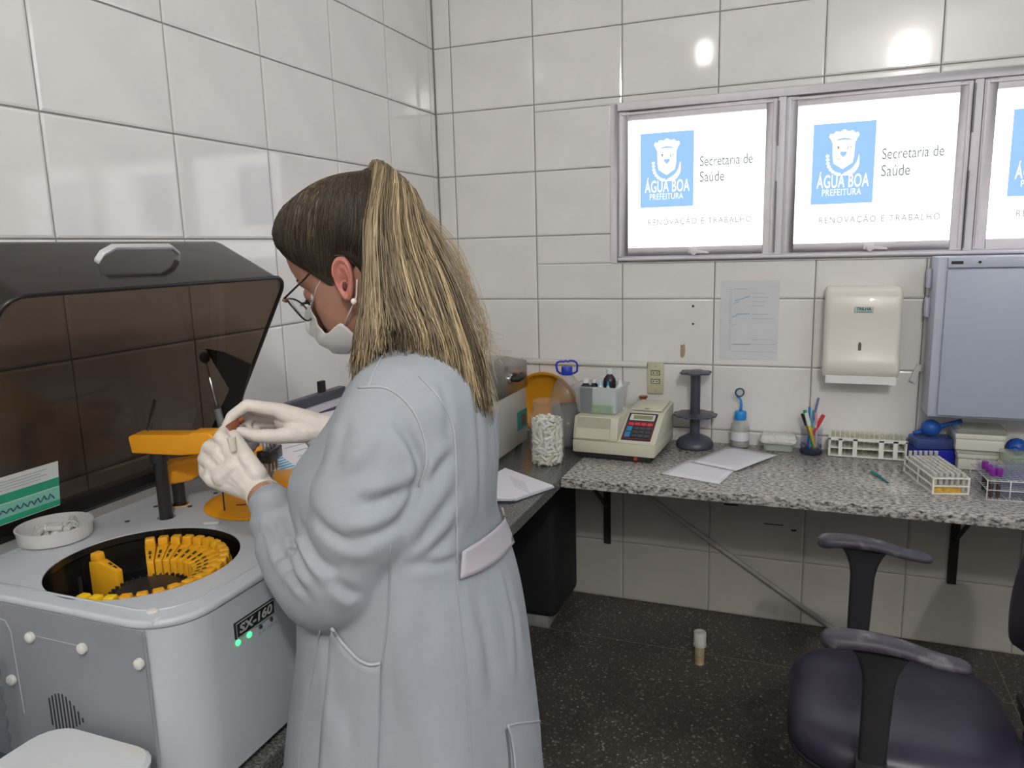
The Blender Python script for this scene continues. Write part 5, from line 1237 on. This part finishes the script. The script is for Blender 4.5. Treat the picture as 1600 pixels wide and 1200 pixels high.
# glasses
M_fr = mat('glasses_frame', (.035, .022, .020), .3, .3); M_gold = mat('rose_gold', (.55, .36, .27), .3, .8)
gl = MB(); 
for s in (1, -1):
    lo = []
    for k in range(28):
        a = 2 * PI * k / 28; x = .0255 * math.copysign(abs(math.cos(a)) ** .85, math.cos(a)); y = .0205 * math.copysign(abs(math.sin(a)) ** .8, math.sin(a))
        if y > 0 and x > 0: x *= 1.10
        lo.append(hp(.099 + y * .30 - .0040 * (x / .0255) - .003 * (x / .0255) ** 2, s * (.0345 + x), -.002 + y))
    gl.tube(lo, .0014, 8, closed=True)
glo = gl.tube([hp(.1005, .0100, .006), hp(.107, 0, .009), hp(.1005, -.0100, .006)], .0014, 8).build('glasses', M_fr, woman, smooth=True)
for s in (1, -1):
    P = []
    for k in range(28):
        a = 2 * PI * k / 28; x = .0250 * math.copysign(abs(math.cos(a)) ** .85, math.cos(a)); y = .0200 * math.copysign(abs(math.sin(a)) ** .8, math.sin(a)); P.append(hp(.099 + y * .30 - .0040 * (x / .0255) - .003 * (x / .0255) ** 2, s * (.0345 + x), -.002 + y))
    mb = MB().add(P, [tuple(range(28))]); mb.build('lens', clear('lens_glass', (.94, .95, .96), rough=.02), glo)
    MB().tube([hp(.098, s * .0595, .013), hp(.0985, s * .0655, .0155), hp(.094, s * .0685, .0165)], .0026, 8).build('hinge', M_gold, glo, smooth=True)
    MB().tube([hp(.096, s * .0685, .0165), hp(.05, s * .0735, .028), hp(.018, s * .0775, .0385), hp(.000, s * .0790, .0415), (hp(-.018, s * .0755, .032)), hp(-.026, s * .073, .012)], [.0016, .0016, .0016, .0017, .0018, .0018], 8).build('temple', M_fr, glo, smooth=True)

# surgical mask: pleated sheet over nose, mouth and chin
P = []; nu, nv = 26, 41
def mask_pt(i, j, off):
    v = i / (nu - 1); t = -1 + 2 * j / (nv - 1); A = abs(t)
    # the side edge bows in between the ear-loop corners
    us, th = cr([(0, -.004, .50), (.2, -.024, .52), (.45, -.043, .56), (.62, -.052, .80), (.8, -.048, 1.22), (.92, -.062, 1.24), (1, -.083, 1.20)], v)
    uc = cr([(0, .000, 0), (.25, -.028, 0), (.5, -.054, 0), (.75, -.078, 0), (1, -.0885, 0)], v)[0]
    w = A ** 1.7; u = uc * (1 - w) + us * w
    f, l, uu = head_pt(max(u, -.0885), t * th, .0035, .0)
    f += .019 * math.exp(-((A) / .30) ** 2) * max(0, 1 - abs(v - .22) / .4) + (.013 * (1 - A ** 2) + .004) * math.sin(PI * min(1, .18 + v * .72)) + .0020 * math.sin(v * 24) * (1 - .5 * A)
    k = max(0, v - .8) / .2
    return hp(f - .030 * k * (1 - .6 * A), l, uu - .012 * k)
for i in range(nu):
    for j in range(nv): P.append(mask_pt(i, j, 0))
mk = MB().grid(P, nu, nv).build('face_mask', M_mask, woman, smooth=True, solid=.0012)
M_band = mat('ear_band', (.66, .58, .56), .7)
for s, jj in ((1, nv - 1), (-1, 0)):
    a = mask_pt(1, jj, 0); b = mask_pt(int(nu * .82), jj, 0)
    MB().tube([a, (a + hp(.012, s * .075, .030)) / 2 + HL * s * .005, hp(.012, s * .0752, .026), hp(.002, s * .0765, .036)], .0012, 6).build('ear_loop', M_band, mk, smooth=True)
    MB().tube([b, (b + hp(-.012, s * .078, -.030)) / 2 + HL * s * .004, hp(-.012, s * .0775, -.026), hp(-.022, s * .0745, -.005)], .0012, 6).build('ear_loop', M_band, mk, smooth=True)

# ---- hair: dark scalp cap combed into a high blond ponytail
def hair_mat(name, c_lo, c_hi):
    m = bpy.data.materials.new(name); m.use_nodes = True; nt = m.node_tree; b = nt.nodes['Principled BSDF']
    a = nt.nodes.new('ShaderNodeVertexColor'); a.layer_name = 'tint'
    rp = nt.nodes.new('ShaderNodeValToRGB'); rp.color_ramp.elements[0].color = (*c_lo, 1); rp.color_ramp.elements[1].color = (*c_hi, 1)
    nt.links.new(a.outputs[0], rp.inputs[0]); nt.links.new(rp.outputs[0], b.inputs['Base Color'])
    b.inputs['Roughness'].default_value = .5; b.inputs['Specular IOR Level'].default_value = .28; return m
M_hd = hair_mat('hair_scalp', (.010, .0085, .0075), (.42, .31, .18)); M_hb = hair_mat('hair_blond', (.028, .019, .012), (.66, .52, .32))
def tint(o, vals):
    a = o.data.color_attributes.new('tint', 'FLOAT_COLOR', 'POINT')
    buf = np.empty((len(o.data.vertices), 4), np.float32); buf[:, :3] = np.asarray(vals)[:, None]; buf[:, 3] = 1; a.data.foreach_set('color', buf.ravel())
def hair_u0(th):
    t = abs((th + PI) % (2 * PI) - PI)
    return cr([(0, .088), (.5, .082), (.85, .058), (1.10, .030), (1.30, .004), (1.45, .008), (1.60, .030), (1.80, .026), (2.0, -.02), (2.3, -.055), (3.1416, -.066)], t)[0]
NTH, NV_ = 120, 34; P = []
for i in range(NV_):
    v = i / (NV_ - 1)
    for k in range(NTH):
        th = 2 * PI * k / NTH; u0 = hair_u0(th); u = u0 + (.1363 - u0) * (1 - (1 - v) ** 1.4)
        off = .0015 + .0125 * min(1, v * 3.2) ** .7 + (.003 * min(1, v * 2))
        f, l, uu = head_pt(u, th, off * (1 if u < .12 else (.1368 - u) / .0168 + .0)); 
        lift = off * max(0, (u - .06) / .0765) ** 1.2
        P.append(hp(f, l, uu + lift))
capo = MB().grid(P, NV_, NTH, True); capo.f.append(tuple(range((NV_ - 1) * NTH, NV_ * NTH)))
cap_mb = capo
cap = capo.build('hair', M_hd, woman, smooth=True); tint(cap, [.06] * len(cap.data.vertices)); cap['label'] = 'dark scalp hair combed back'
bvh = BVHTree.FromPolygons([v for v in cap_mb.v], cap_mb.f)
hc = hp(0, 0, .045); tie = at(556, 281, 1.078)
tdir = (tie - hc).normalized()
rh = random.Random(21)
def strands(paths, vals, r0, name, m, parent, seg=3):
    mb = MB(); tv = []
    for pts, v in zip(paths, vals):
        n = len(pts); n0 = len(mb.v)
        mb.tube(pts, [r0 * (.55 + .45 * math.sin(PI * min(1, .12 + .80 * i / (n - 1)))) for i in range(n)], seg, cap=False)
        vv = v if hasattr(v, '__len__') else [v] * n
        for i in range(n): tv += [vv[i]] * seg
    me = bpy.data.meshes.new(name); inv = wm(parent).inverted()
    me.from_pydata([inv @ q for q in mb.v], [], mb.f); me.polygons.foreach_set('use_smooth', [True] * len(me.polygons))
    o = bpy.data.objects.new(name, me); C.objects.link(o); o.parent = parent; me.materials.append(m); tint(o, tv); return o
paths, vals = [], []
for q in range(2600):
    th = rh.uniform(-PI, PI); u0 = hair_u0(th); v = rh.random() ** 2.2 if rh.random() < .8 else rh.random(); u = u0 + (.132 - u0) * v
    d0 = (hp(*head_pt(u, th, .004)) - hc).normalized()
    ang = d0.angle(tdir)
    if ang < .15: continue
    ax = d0.cross(tdir).normalized(); n = 12; pts = []
    wob = rh.uniform(-.05, .05)
    for i in range(n):
        t = i / (n - 1); d = Quaternion(ax, ang * t) @ d0
        d = (d + ax * wob * math.sin(PI * t)).normalized()
        h = bvh.ray_cast(hc + d * .3, -d)
        p = h[0] if h[0] is not None else hc + d * .1
        p = p + d * (.0012 + rh.uniform(-.0005, .0008) - (.0025 if (t == 0) else 0))
        w = max(0, (t - .82) / .18); pts.append(p.lerp(tie + Vector((rh.uniform(-1, 1), rh.uniform(-1, 1), rh.uniform(-1, 1))) * .008, w))
    paths.append(pts); b = rh.random()
    base = .02 + .10 * rh.random(); hi = (.35 + .65 * rh.random()) if b < .42 else base + .06
    t0 = abs((th + PI) % (2 * PI) - PI)
    vals.append([base + (hi - base) * (min(1, max(0, t * 1.6 - .30)) if t0 < 1.3 else .7 * max(0, t - .35)) for t in np.linspace(0, 1, n)])
strands(paths, vals, .00058, 'hair_strands', M_hd, cap)
# elastic
el = tie; tv = (tie - hc).normalized(); ax, ay = frame(tv)
MB().tube([el + (ax * math.cos(a) + ay * math.sin(a)) * (.0175 + .002 * math.sin(5 * a)) for a in np.linspace(0, 2 * PI, 25)[:-1]], .0058, 8, closed=True).build('hair_elastic', mat('elastic_brown', (.045, .022, .022), .9), woman, smooth=True)
# ponytail: a sheaf of strands over the back of the head down to the shoulders; points are (px, py, depth)
def tail_end(s):
    """bottom rim of the sheaf from the lock in front of the shoulder (s=0) to the tip at the back (s=1)"""
    return cr([(0, 546, 590, .985), (.12, 575, 560, .975), (.26, 606, 535, .975), (.40, 650, 545, .985), (.56, 688, 580, .99), (.72, 718, 610, .995), (.88, 750, 640, 1.0), (1, 772, 655, 1.01)], s)
paths, vals = [], []
for q in range(5200):
    s = min(1, max(0, rh.betavariate(1.05, 1.0))); w = rh.uniform(-1, 1)          # w: depth across the sheaf
    e = tail_end(s); short = rh.random() ** 2.4 * .32
    lock = cr([(0, .05), (.3, .25), (.6, .6), (1, .95)], s)[0]
    tx, ty, tD = 571, 280, 1.083
    ap = (585 + 60 * lock + rh.uniform(-6, 6), 254 + 46 * lock ** 1.6 + rh.uniform(-3, 6), 1.070 + .030 * w)
    k1 = (566 + 110 * lock + rh.uniform(-5, 5), 345 + 20 * lock + rh.uniform(-8, 8), 1.022 + .014 * lock + .040 * w)
    k2 = (561 + 158 * lock + rh.uniform(-6, 6), 450 + rh.uniform(-10, 10), 1.005 + .014 * lock + .046 * w)
    k3 = (e[0] * .6 + (562 + 175 * lock) * .4 + rh.uniform(-7, 7), (e[1] + 450) / 2 + 15, e[2] + .034 * w + .004)
    en = (e[0] + rh.gauss(0, 7), e[1] + 6 + rh.gauss(0, 17), e[2] + .014 * w)
    ctl = [(tx + rh.uniform(-5, 5), ty + rh.uniform(-8, 8), tD + .008 * w), ap, k1, k2, k3, en]
    n = 20; pts = [at(*c_) for c_ in spline(ctl, n)]
    m_ = max(6, int(n * (1 - short))); pts = pts[:m_]
    paths.append(pts)
    hue = rh.random(); cl = .5 + .5 * math.sin(s * 38 + 2.2 * w + 3 * math.sin(s * 9)); hue = .55 * hue + .45 * cl; a_ = .08 + .22 * rh.random() if hue < .36 else (.34 + .26 * rh.random() if hue < .68 else .66 + .34 * rh.random())
    vals.append([min(1, a_ * (.82 + .25 * i / (n - 1))) for i in range(m_)])
pony = strands(paths, vals, .00082, 'ponytail', M_hb, woman); pony['label'] = 'long blond ponytail'
# flyaways at the back
paths, vals = [], []
for q in range(110):
    s = rh.uniform(.55, 1); e = tail_end(s); k = rh.uniform(0, 1)
    ctl = [(640 + 40 * k, 300 + 60 * k, 1.08), (700 + 30 * rh.random(), 400 + 40 * k, 1.06 + rh.uniform(-.03, .04)), (735 + rh.uniform(-10, 30), 500 + rh.uniform(-10, 30), 1.04 + rh.uniform(-.04, .04)), (760 + rh.gauss(0, 18), 580 + rh.uniform(-60, 40), 1.02 + rh.uniform(-.03, .03))]
    paths.append([at(*c_) for c_ in spline(ctl, 14)]); vals.append(.5 + .3 * rh.random())
strands(paths, vals, .00032, 'flyaway_hair', M_hb, pony)
# inner mass of the ponytail so that no light leaks through
P = []; ctl = [(562, 286, 1.09, .012, .012), (588, 266, 1.08, .016, .018), (608, 300, 1.07, .030, .024), (628, 380, 1.05, .046, .026), (645, 460, 1.035, .058, .026), (664, 530, 1.015, .060, .018), (690, 575, 1.01, .045, .010), (722, 612, 1.0, .020, .006)]
S_ = spline(ctl, 22)
for c_ in S_:
    p = at(c_[0], c_[1], c_[2])
    for k in range(16): a = 2 * PI * k / 16; P.append(p + r_ * math.cos(a) * c_[3] + (f_ * math.sin(a)) * c_[4])
mb = MB().grid(P, 22, 16, True); mb.f.append(tuple(range(16))); mb.f.append(tuple(range(21 * 16, 22 * 16)))
ms = mb.build('ponytail_core', M_hb, pony, smooth=True); tint(ms, [.12] * len(ms.data.vertices))

# ---- lab coat
TOR = [(.40, .896, -1.980, .215, .300), (.52, .898, -1.979, .208, .290), (.669, .901, -1.977, .193, .269), (.768, .905, -1.976, .185, .256), (.854, .908, -1.974, .173, .237), (.917, .909, -1.974, .164, .225), (.979, .907, -1.975, .157, .217), (1.040, .902, -1.977, .149, .210), (1.079, .900, -1.977, .144, .206), (1.138, .904, -1.976, .138, .203),
       (1.186, .914, -1.972, .126, .191), (1.233, .925, -1.968, .111, .180), (1.270, .931, -1.965, .097, .172), (1.300, .934, -1.964, .082, .145), (1.322, .932, -1.965, .070, .108), (1.336, .928, -1.966, .060, .074), (1.342, .926, -1.966, .052, .058)]
def tor(z, ph):
    cx, cy, a, b = cr(TOR, z); n = 2.25
    c, s = math.cos(ph), math.sin(ph); k = (abs(c) ** n + abs(s) ** n) ** (-1 / n)
    p = Vector((cx, cy, z)) + fb * (a * c * k) + lb * (b * s * k)
    # skirt folds, growing to the hem; hollow of the back waist; bust
    g = max(0, (1.02 - z) / .5)
    p += (fb * c + lb * s) * (g * .010 * math.sin(ph * 7 + .6 * math.sin(ph * 3)) )
    if c > 0: p += fb * (.020 * math.exp(-((z - 1.165) / .05) ** 2 - ((abs(s) - .45) / .30) ** 2))
    if c < -.2: p -= fb * (-.012 * math.exp(-((z - 1.06) / .08) ** 2) * -c)
    return p
mb = MB(); zs_ = np.concatenate([np.linspace(.42, 1.26, 90), np.linspace(1.268, 1.342, 16)]); P = [tor(z, 2 * PI * k / 128) for z in zs_ for k in range(128)]
n_z = len(zs_); mb.grid(P, n_z, 128, True); mb.f.append(tuple(range(128))[::-1]); mb.f.append(tuple(range((n_z - 1) * 128, n_z * 128)))
def sleeve(ctl, n=60, seg=40, fold=None):
    S = spline(ctl, n); pts = [Vector(s_[:3]) for s_ in S]; P = []; x = None
    for i, p in enumerate(pts):
        d = (pts[min(i + 1, n - 1)] - pts[max(i - 1, 0)]).normalized()
        if x is None: x, y = frame(d)
        else: x = (x - d * x.dot(d)).normalized(); y = d.cross(x)
        for k in range(seg):
            a = 2 * PI * k / seg; v = x * math.cos(a) + y * math.sin(a); r = S[i][3]
            r += fold(i / (n - 1), v) if fold else 0
            P.append(p + v * r)
    m = MB().grid(P, n, seg, True); m.f.append(tuple(range(seg))[::-1]); m.f.append(tuple(range((n - 1) * seg, n * seg))); return m
def cat4(p, r): return (*p, r)
# near arm
inn = ((LS + LW) * .5 - LE).normalized()
def fold_l(t, v):
    k = v.dot(inn); e = math.exp(-((t - .60) / .13) ** 2)
    w = .0075 * e * max(0, k + .35) * math.sin(t * 95 + 2 * k)
    w += .0045 * math.exp(-((t - .34) / .12) ** 2) * math.sin(t * 60 + 3.5 * k + 1)
    return w + .0028 * math.sin(t * 70 + 3 * v.z) * math.exp(-((t - .85) / .12) ** 2)
near = sleeve([cat4(at(668, 605, 1.03), .045), cat4(at(622, 622, .985), .058), cat4(at(598, 680, .957), .065), cat4(at(574, 770, .940), .066), cat4(at(548, 860, .940), .064), cat4(at(521, 915, .955), .060), cat4(at(490, 900, .985), .055), cat4(at(460, 866, 1.015), .048), cat4(at(440, 825, 1.05), .040), cat4(at(421, 784, 1.085), .030), cat4(at(416, 776, 1.092), .0275)], fold=fold_l)
far = sleeve([cat4(bp(0, -.07, 1.27), .05), cat4(RS, .060), cat4(RS.lerp(RE, .5), .062), cat4(RE, .056), cat4(RE.lerp(RW, .45), .047), cat4(RE.lerp(RW, .8), .035), cat4(RE.lerp(RW, .93), .0305), cat4(RE.lerp(RW, .985), .029)], fold=lambda t, v: .004 * math.sin(t * 60 + 3 * v.z))
mb.add(near.v, near.f); mb.add(far.v, far.f)
coat = remesh(mb, 'lab_coat', M_coat, .0036, 9, .5)
me = coat.data
bm = bmesh.new(); bm.from_mesh(me)
# folds in the cloth
# creases of the cloth: (outline points as seen, height, width)
from mathutils.kdtree import KDTree
cb0 = BVHTree.FromPolygons([v.co.copy() for v in me.vertices], [tuple(p.vertices) for p in me.polygons])
CL = [([(626, 668), (646, 700), (655, 735), (646, 775), (632, 800)], .0075, .010), ([(650, 748), (620, 772), (585, 784), (556, 786)], .0055, .011), ([(640, 800), (604, 828), (570, 838), (540, 838)], .0050, .010),
      ([(452, 800), (458, 840), (472, 880), (492, 912)], .0060, .008), ([(438, 822), (444, 860), (458, 900), (478, 930)], .0050, .008), ([(468, 812), (480, 850), (500, 880), (530, 892)], .0055, .009), ([(424, 812), (432, 850), (440, 880)], .0038, .007),
      ([(486, 800), (510, 830), (548, 850), (590, 850)], .0045, .010), ([(412, 800), (424, 826), (436, 838)], .0028, .006), ([(520, 905), (545, 925), (562, 930)], .0040, .010),
      ([(708, 708), (684, 736), (662, 768)], .0040, .011), ([(716, 762), (690, 800), (655, 848), (632, 866)], .0040, .012), ([(714, 820), (676, 862), (632, 886)], .0040, .012), ([(716, 872), (680, 882), (640, 884)], .0030, .009),
      ([(740, 600), (748, 660), (752, 730), (750, 800)], .0035, .012), ([(768, 620), (774, 690), (776, 760)], .0030, .011), ([(690, 600), (700, 640), (702, 690)], .0028, .010),
      ([(600, 690), (575, 730), (548, 752)], .0032, .014), ([(545, 650), (530, 700), (522, 740)], .0028, .014),
      ([(742, 930), (760, 1000), (772, 1090)], .0040, .016), ([(660, 950), (664, 1040), (672, 1140)], .0036, .018), ([(560, 1050), (548, 1110), (545, 1180)], .0040, .014), ([(790, 900), (806, 980), (812, 1060)], .0032, .014), ([(520, 1010), (526, 1080), (536, 1150)], .0036, .014)]
CRE = []
for ci, (pts_, A_, w_) in enumerate(CL):
    hits = []
    for q in spline(pts_, 26):
        d_r = ray(q[0], q[1]).normalized(); h = cb0.ray_cast(CAM, d_r)
        if h[0] is not None: hits.append((h[0], h[1] if h[1].dot(d_r) < 0 else -h[1]))
    for k_, (h0, n0) in enumerate(hits):
        tg = hits[min(k_ + 1, len(hits) - 1)][0] - hits[max(k_ - 1, 0)][0]
        if tg.length < 1e-6 or tg.length > .08: continue
        CRE.append((h0, tg.normalized().cross(n0).normalized(), A_, w_, math.sin(PI * min(1, max(0, (k_ + .6) / len(hits)))) ** .6, ci))
kd = KDTree(len(CRE))
for k_, c_ in enumerate(CRE): kd.insert(c_[0], k_)
kd.balance()
for v in bm.verts:
    p = v.co; q = Vector((p.x * 9, p.y * 9, p.z * 3.2))
    d = .0022 * mnoise.noise(q) + .0010 * mnoise.noise(Vector((p.x * 22 + p.z * 9, p.y * 22, p.z * 14)))
    # drag lines from the armpit across the back
    best = {}
    if p.z > .62:
        for (co, ix, dist) in kd.find_range(p, .038):
            c_ = CRE[ix]
            if c_[5] not in best or dist < best[c_[5]][1]: best[c_[5]] = (ix, dist)
    for ix, dist in best.values():
        q0, side, A_, w_, fade, _ = CRE[ix]; s_ = (p - q0).dot(side); al = math.sqrt(max(0, dist * dist - s_ * s_))
        d += A_ * fade * math.exp(-(al / .012) ** 2) * (.9 * math.exp(-((s_ - 1.25 * w_) / w_) ** 2) - 1.15 * math.exp(-(s_ / (.75 * w_)) ** 2) + .35 * math.exp(-((s_ + 1.4 * w_) / w_) ** 2))
    v.co += v.normal * d
    if v.co.z < .74: v.co.x = max(v.co.x, .709)
bmesh.ops.delete(bm, geom=[f for f in bm.faces if f.calc_center_median().z < .428], context='FACES')
bm.to_mesh(me); bm.free(); me.polygons.foreach_set('use_smooth', [True] * len(me.polygons))
cb_ = BVHTree.FromPolygons([v.co.copy() for v in me.vertices], [tuple(p.vertices) for p in me.polygons])
adopt(coat, woman)
def onc(u, v, off=.0015):
    d = ray(u, v).normalized(); h = cb_.ray_cast(CAM, d)
    return None if h[0] is None else h[0] + h[1] * off * (1 if h[1].dot(d) < 0 else -1)
def seam(name, pts, r=.0011, m=None, off=.0004):
    pp = [onc(p[0], p[1], off) for p in spline(pts, max(8, len(pts) * 6))]; pp = [p for p in pp if p is not None]
    keep = [pp[0]]
    for p in pp[1:]:
        if (p - keep[-1]).length < .06: keep.append(p)
    if len(keep) > 2: MB().tube(keep, r, 6, flat=1).build(name, m or M_coat, coat, smooth=True)
M_seam = mat('coat_seam', (.30, .325, .345), .9); M_edge = mat('coat_edge', (.375, .40, .43), .85)
seam('seam', [(560, 606), (600, 606), (628, 622), (650, 650), (664, 690), (666, 725), (655, 760)], .0016, M_edge)
seam('seam', [(655, 588), (684, 620), (704, 655), (711, 700), (713, 790), (714, 880)], .0014, M_edge)
seam('seam', [(713, 905), (722, 990), (730, 1080), (736, 1200), (742, 1340)], .0013, M_seam)
seam('seam', [(610, 850), (607, 950), (598, 1034), (593, 1120), (590, 1199), (587, 1330)], .0013, M_seam)
seam('seam', [(500, 985), (488, 1060), (474, 1140), (466, 1199), (452, 1330)], .0010, M_seam)
seam('seam', [(575, 605), (590, 570), (606, 540)], .0013, M_edge)
def patch(name, topc, botc, m, nu=14, nv=8, off=.003, solid=.002, parent=None):
    T_, B_ = spline(topc, nu), spline(botc, nu); P = []; last = None
    for j in range(nv):
        for i in range(nu):
            t = j / (nv - 1); u, v = T_[i][0] * (1 - t) + B_[i][0] * t, T_[i][1] * (1 - t) + B_[i][1] * t
            p = onc(u, v, off); k = 0
            while p is None and k < 20: u -= 1.5; p = onc(u, v, off); k += 1
            if p is None: p = last
            last = p; P.append(p)
    return MB().grid(P, nv, nu).build(name, m, parent or coat, smooth=True, solid=solid)
patch('back_belt', [(717, 860), (745, 843), (775, 820), (801, 794)], [(714, 904), (745, 893), (775, 874), (804, 842)], mat('belt_pinkish', (.45, .42, .455), .85), off=.006, solid=.003)
patch('pocket', [(519, 978), (540, 1006), (560, 1027), (578, 1036), (596, 1034)], [(490, 1330), (516, 1330), (541, 1330), (565, 1330), (587, 1330)], M_coat, 14, 20, .0035, .002)
seam('pocket_hem', [(519, 978), (540, 1006), (560, 1027), (578, 1036), (596, 1034)], .0022, M_edge, .004)
seam('vent_edge', [(792, 1134), (810, 1130), (830, 1128), (852, 1126)], .0016, M_edge)
seam('vent_edge', [(792, 1134), (797, 1150), (801, 1175), (803, 1199), (806, 1340)], .0020, M_edge, .002)
seam('vent_slit', [(790, 1140), (793, 1160), (796, 1199), (799, 1340)], .0020, mat('slit_shadow', (.10, .11, .13), .9), .0005)
# collar band round the neck
cl = [tor(1.338, 2 * PI * k / 40) + Vector((0, 0, .003)) for k in range(40)]
MB().tube(cl, .0065, 8, closed=True).build('collar', M_coat, coat, smooth=True)
# trousers and shoes (below the picture)
mb = MB()
for s in (-1, 1): caps(mb, [(bp(0, s * .075, .74), .105), (bp(.01, s * .085, .45), .072), (bp(-.01, s * .09, .28), .068), (bp(-.015, s * .09, .07), .058)], 16)
adopt(remesh(mb, 'trousers', mat('trousers_dark', (.04, .045, .06), .9), .009, 4), woman)
for s in (-1, 1):
    mb = MB(); c0 = bp(.03, s * .09, .036); mb.sph((0, 0, 0), 1, 18, 12)
    mb.v = [c0 + fb * (v.x * .125 + .02) + lb * v.y * (.044 - .008 * (v.x < 0)) + Vector((0, 0, (max(v.z, -.72) * .048 + .0005) * (1 - .25 * max(0, v.x)))) for v in mb.v]
    mb.build('shoe', mat('shoe_white', (.6, .6, .6), .5), woman, smooth=True)

# ---- gloved hands
def hand(name, chains, palm, cuff):
    mb = MB()
    for ch_ in chains: caps(mb, [(at(*p[:3]), p[3]) for p in ch_], 14)
    for ch_ in palm: caps(mb, [(at(*p[:3]), p[3]) for p in ch_], 14)
    g = remesh(mb, name, M_glove, .0016, 5, .5)
    g['label'] = 'pale latex glove'
    return adopt(g, woman)
lh = [[(360, 699, 1.112, .0125), (345, 684, 1.124, .0108), (350, 674, 1.144, .0092), (360, 671, 1.156, .0078)],
      [(344, 708, 1.116, .0128), (328, 699, 1.132, .0112), (332, 694, 1.155, .0095), (348, 689, 1.166, .0082)],
      [(332, 725, 1.119, .0125), (320, 717, 1.137, .0108), (326, 716, 1.162, .0092), (343, 711, 1.172, .0080)],
      [(330, 746, 1.119, .0118), (321, 739, 1.137, .0098), (329, 738, 1.159, .0085), (343, 732, 1.166, .0074)],
      [(402, 742, 1.096, .0150), (386, 716, 1.098, .0122), (374, 696, 1.114, .0106), (366, 680, 1.140, .0088)]]
lp_ = [[(410, 771, 1.098, .0235), (404, 764, 1.102, .0238), (362, 703, 1.112, .0150)], [(404, 764, 1.102, .0235), (346, 712, 1.117, .0150)], [(404, 764, 1.104, .0230), (335, 728, 1.121, .0145)], [(404, 764, 1.106, .0225), (334, 748, 1.121, .0135)], [(360, 705, 1.114, .0135), (345, 712, 1.118, .0135), (335, 728, 1.121, .0135), (333, 747, 1.121, .0128)], [(371, 728, 1.110, .021), (352, 743, 1.115, .020)], [(404, 764, 1.102, .021), (394, 736, 1.100, .016)], [(326, 700, 1.134, .0105), (321, 716, 1.138, .0105), (321, 738, 1.138, .0100)]]
GL = hand('glove', lh, lp_, None)
rh_ = [[(437, 641, 1.165, .0112), (386, 633, 1.158, .0094), (362, 650, 1.153, .0083), (353, 668, 1.153, .0074)],
       [(436, 645, 1.180, .0115), (388, 636, 1.178, .0096), (368, 652, 1.172, .0085), (361, 667, 1.166, .0075)],
       [(437, 652, 1.195, .0110), (394, 647, 1.196, .0092), (383, 664, 1.194, .0082), (392, 676, 1.190, .0073)],
       [(441, 661, 1.207, .0102), (404, 661, 1.208, .0083), (398, 675, 1.206, .0074), (408, 684, 1.202, .0066)],
       [(474, 677, 1.160, .0150), (431, 682, 1.154, .0118), (399, 681, 1.150, .0102), (376, 675, 1.150, .0086)]]
rp2 = [[(519, 673, 1.174, .0228), (498, 668, 1.172, .0228), (440, 643, 1.166, .0132)], [(498, 668, 1.172, .0222), (439, 647, 1.180, .0135)], [(498, 668, 1.174, .0215), (440, 654, 1.195, .0130)], [(498, 670, 1.176, .0205), (444, 663, 1.206, .0120)], [(498, 670, 1.170, .0205), (462, 674, 1.162, .0165)], [(460, 660, 1.172, .018), (444, 658, 1.185, .016)]]
GR = hand('glove', rh_, rp2, None)
def ringtube(c, d, r, rr, nm, m, par):
    x, y = frame(d); MB().tube([c + (x * math.cos(a) + y * math.sin(a)) * r for a in np.linspace(0, 2 * PI, 29)[:-1]], rr, 6, closed=True).build(nm, m, par, smooth=True)
ringtube(at(411.5, 772.5, 1.097), (LE - LW), .0246, .0014, 'glove_cuff', M_glove, GL); ringtube(at(519, 673, 1.174), (RE - RW), .0242, .0014, 'glove_cuff', M_glove, GR)

# the brown vial and the white cup held between the fingertips
vp = at(362, 667, 1.148)
vd = (at(378, 655, 1.16) - vp).normalized()
vt = thing('vial', 'small brown vial held between the gloved fingertips', 'vial', vp)
MB().lathe([(0, -.010), (.0062, -.010), (.0068, -.008), (.0068, .008), (.0046, .011), (.0046, .013), (.0058, .0135), (.0058, .021), (0, .021)], vp, vd, 18).build('glass', mat('brown_vial', (.20, .065, .03), .25), vt, smooth='a')
cp_ = at(364, 696, 1.088)
ct2 = thing('sample_cup', 'small white cup pinched in the nearer gloved hand', 'cup', cp_)
MB().lathe([(0, 0), (.0045, 0), (.0060, .018), (.0066, .0185), (.0066, .020), (.0052, .020), (.004, .002), (0, .002)], cp_ - Vector((0, 0, .008)), (-.1, 0, 1), 16, close=False).build('cup', mat('cup_cream', (.66, .62, .52), .45), ct2, smooth='a')
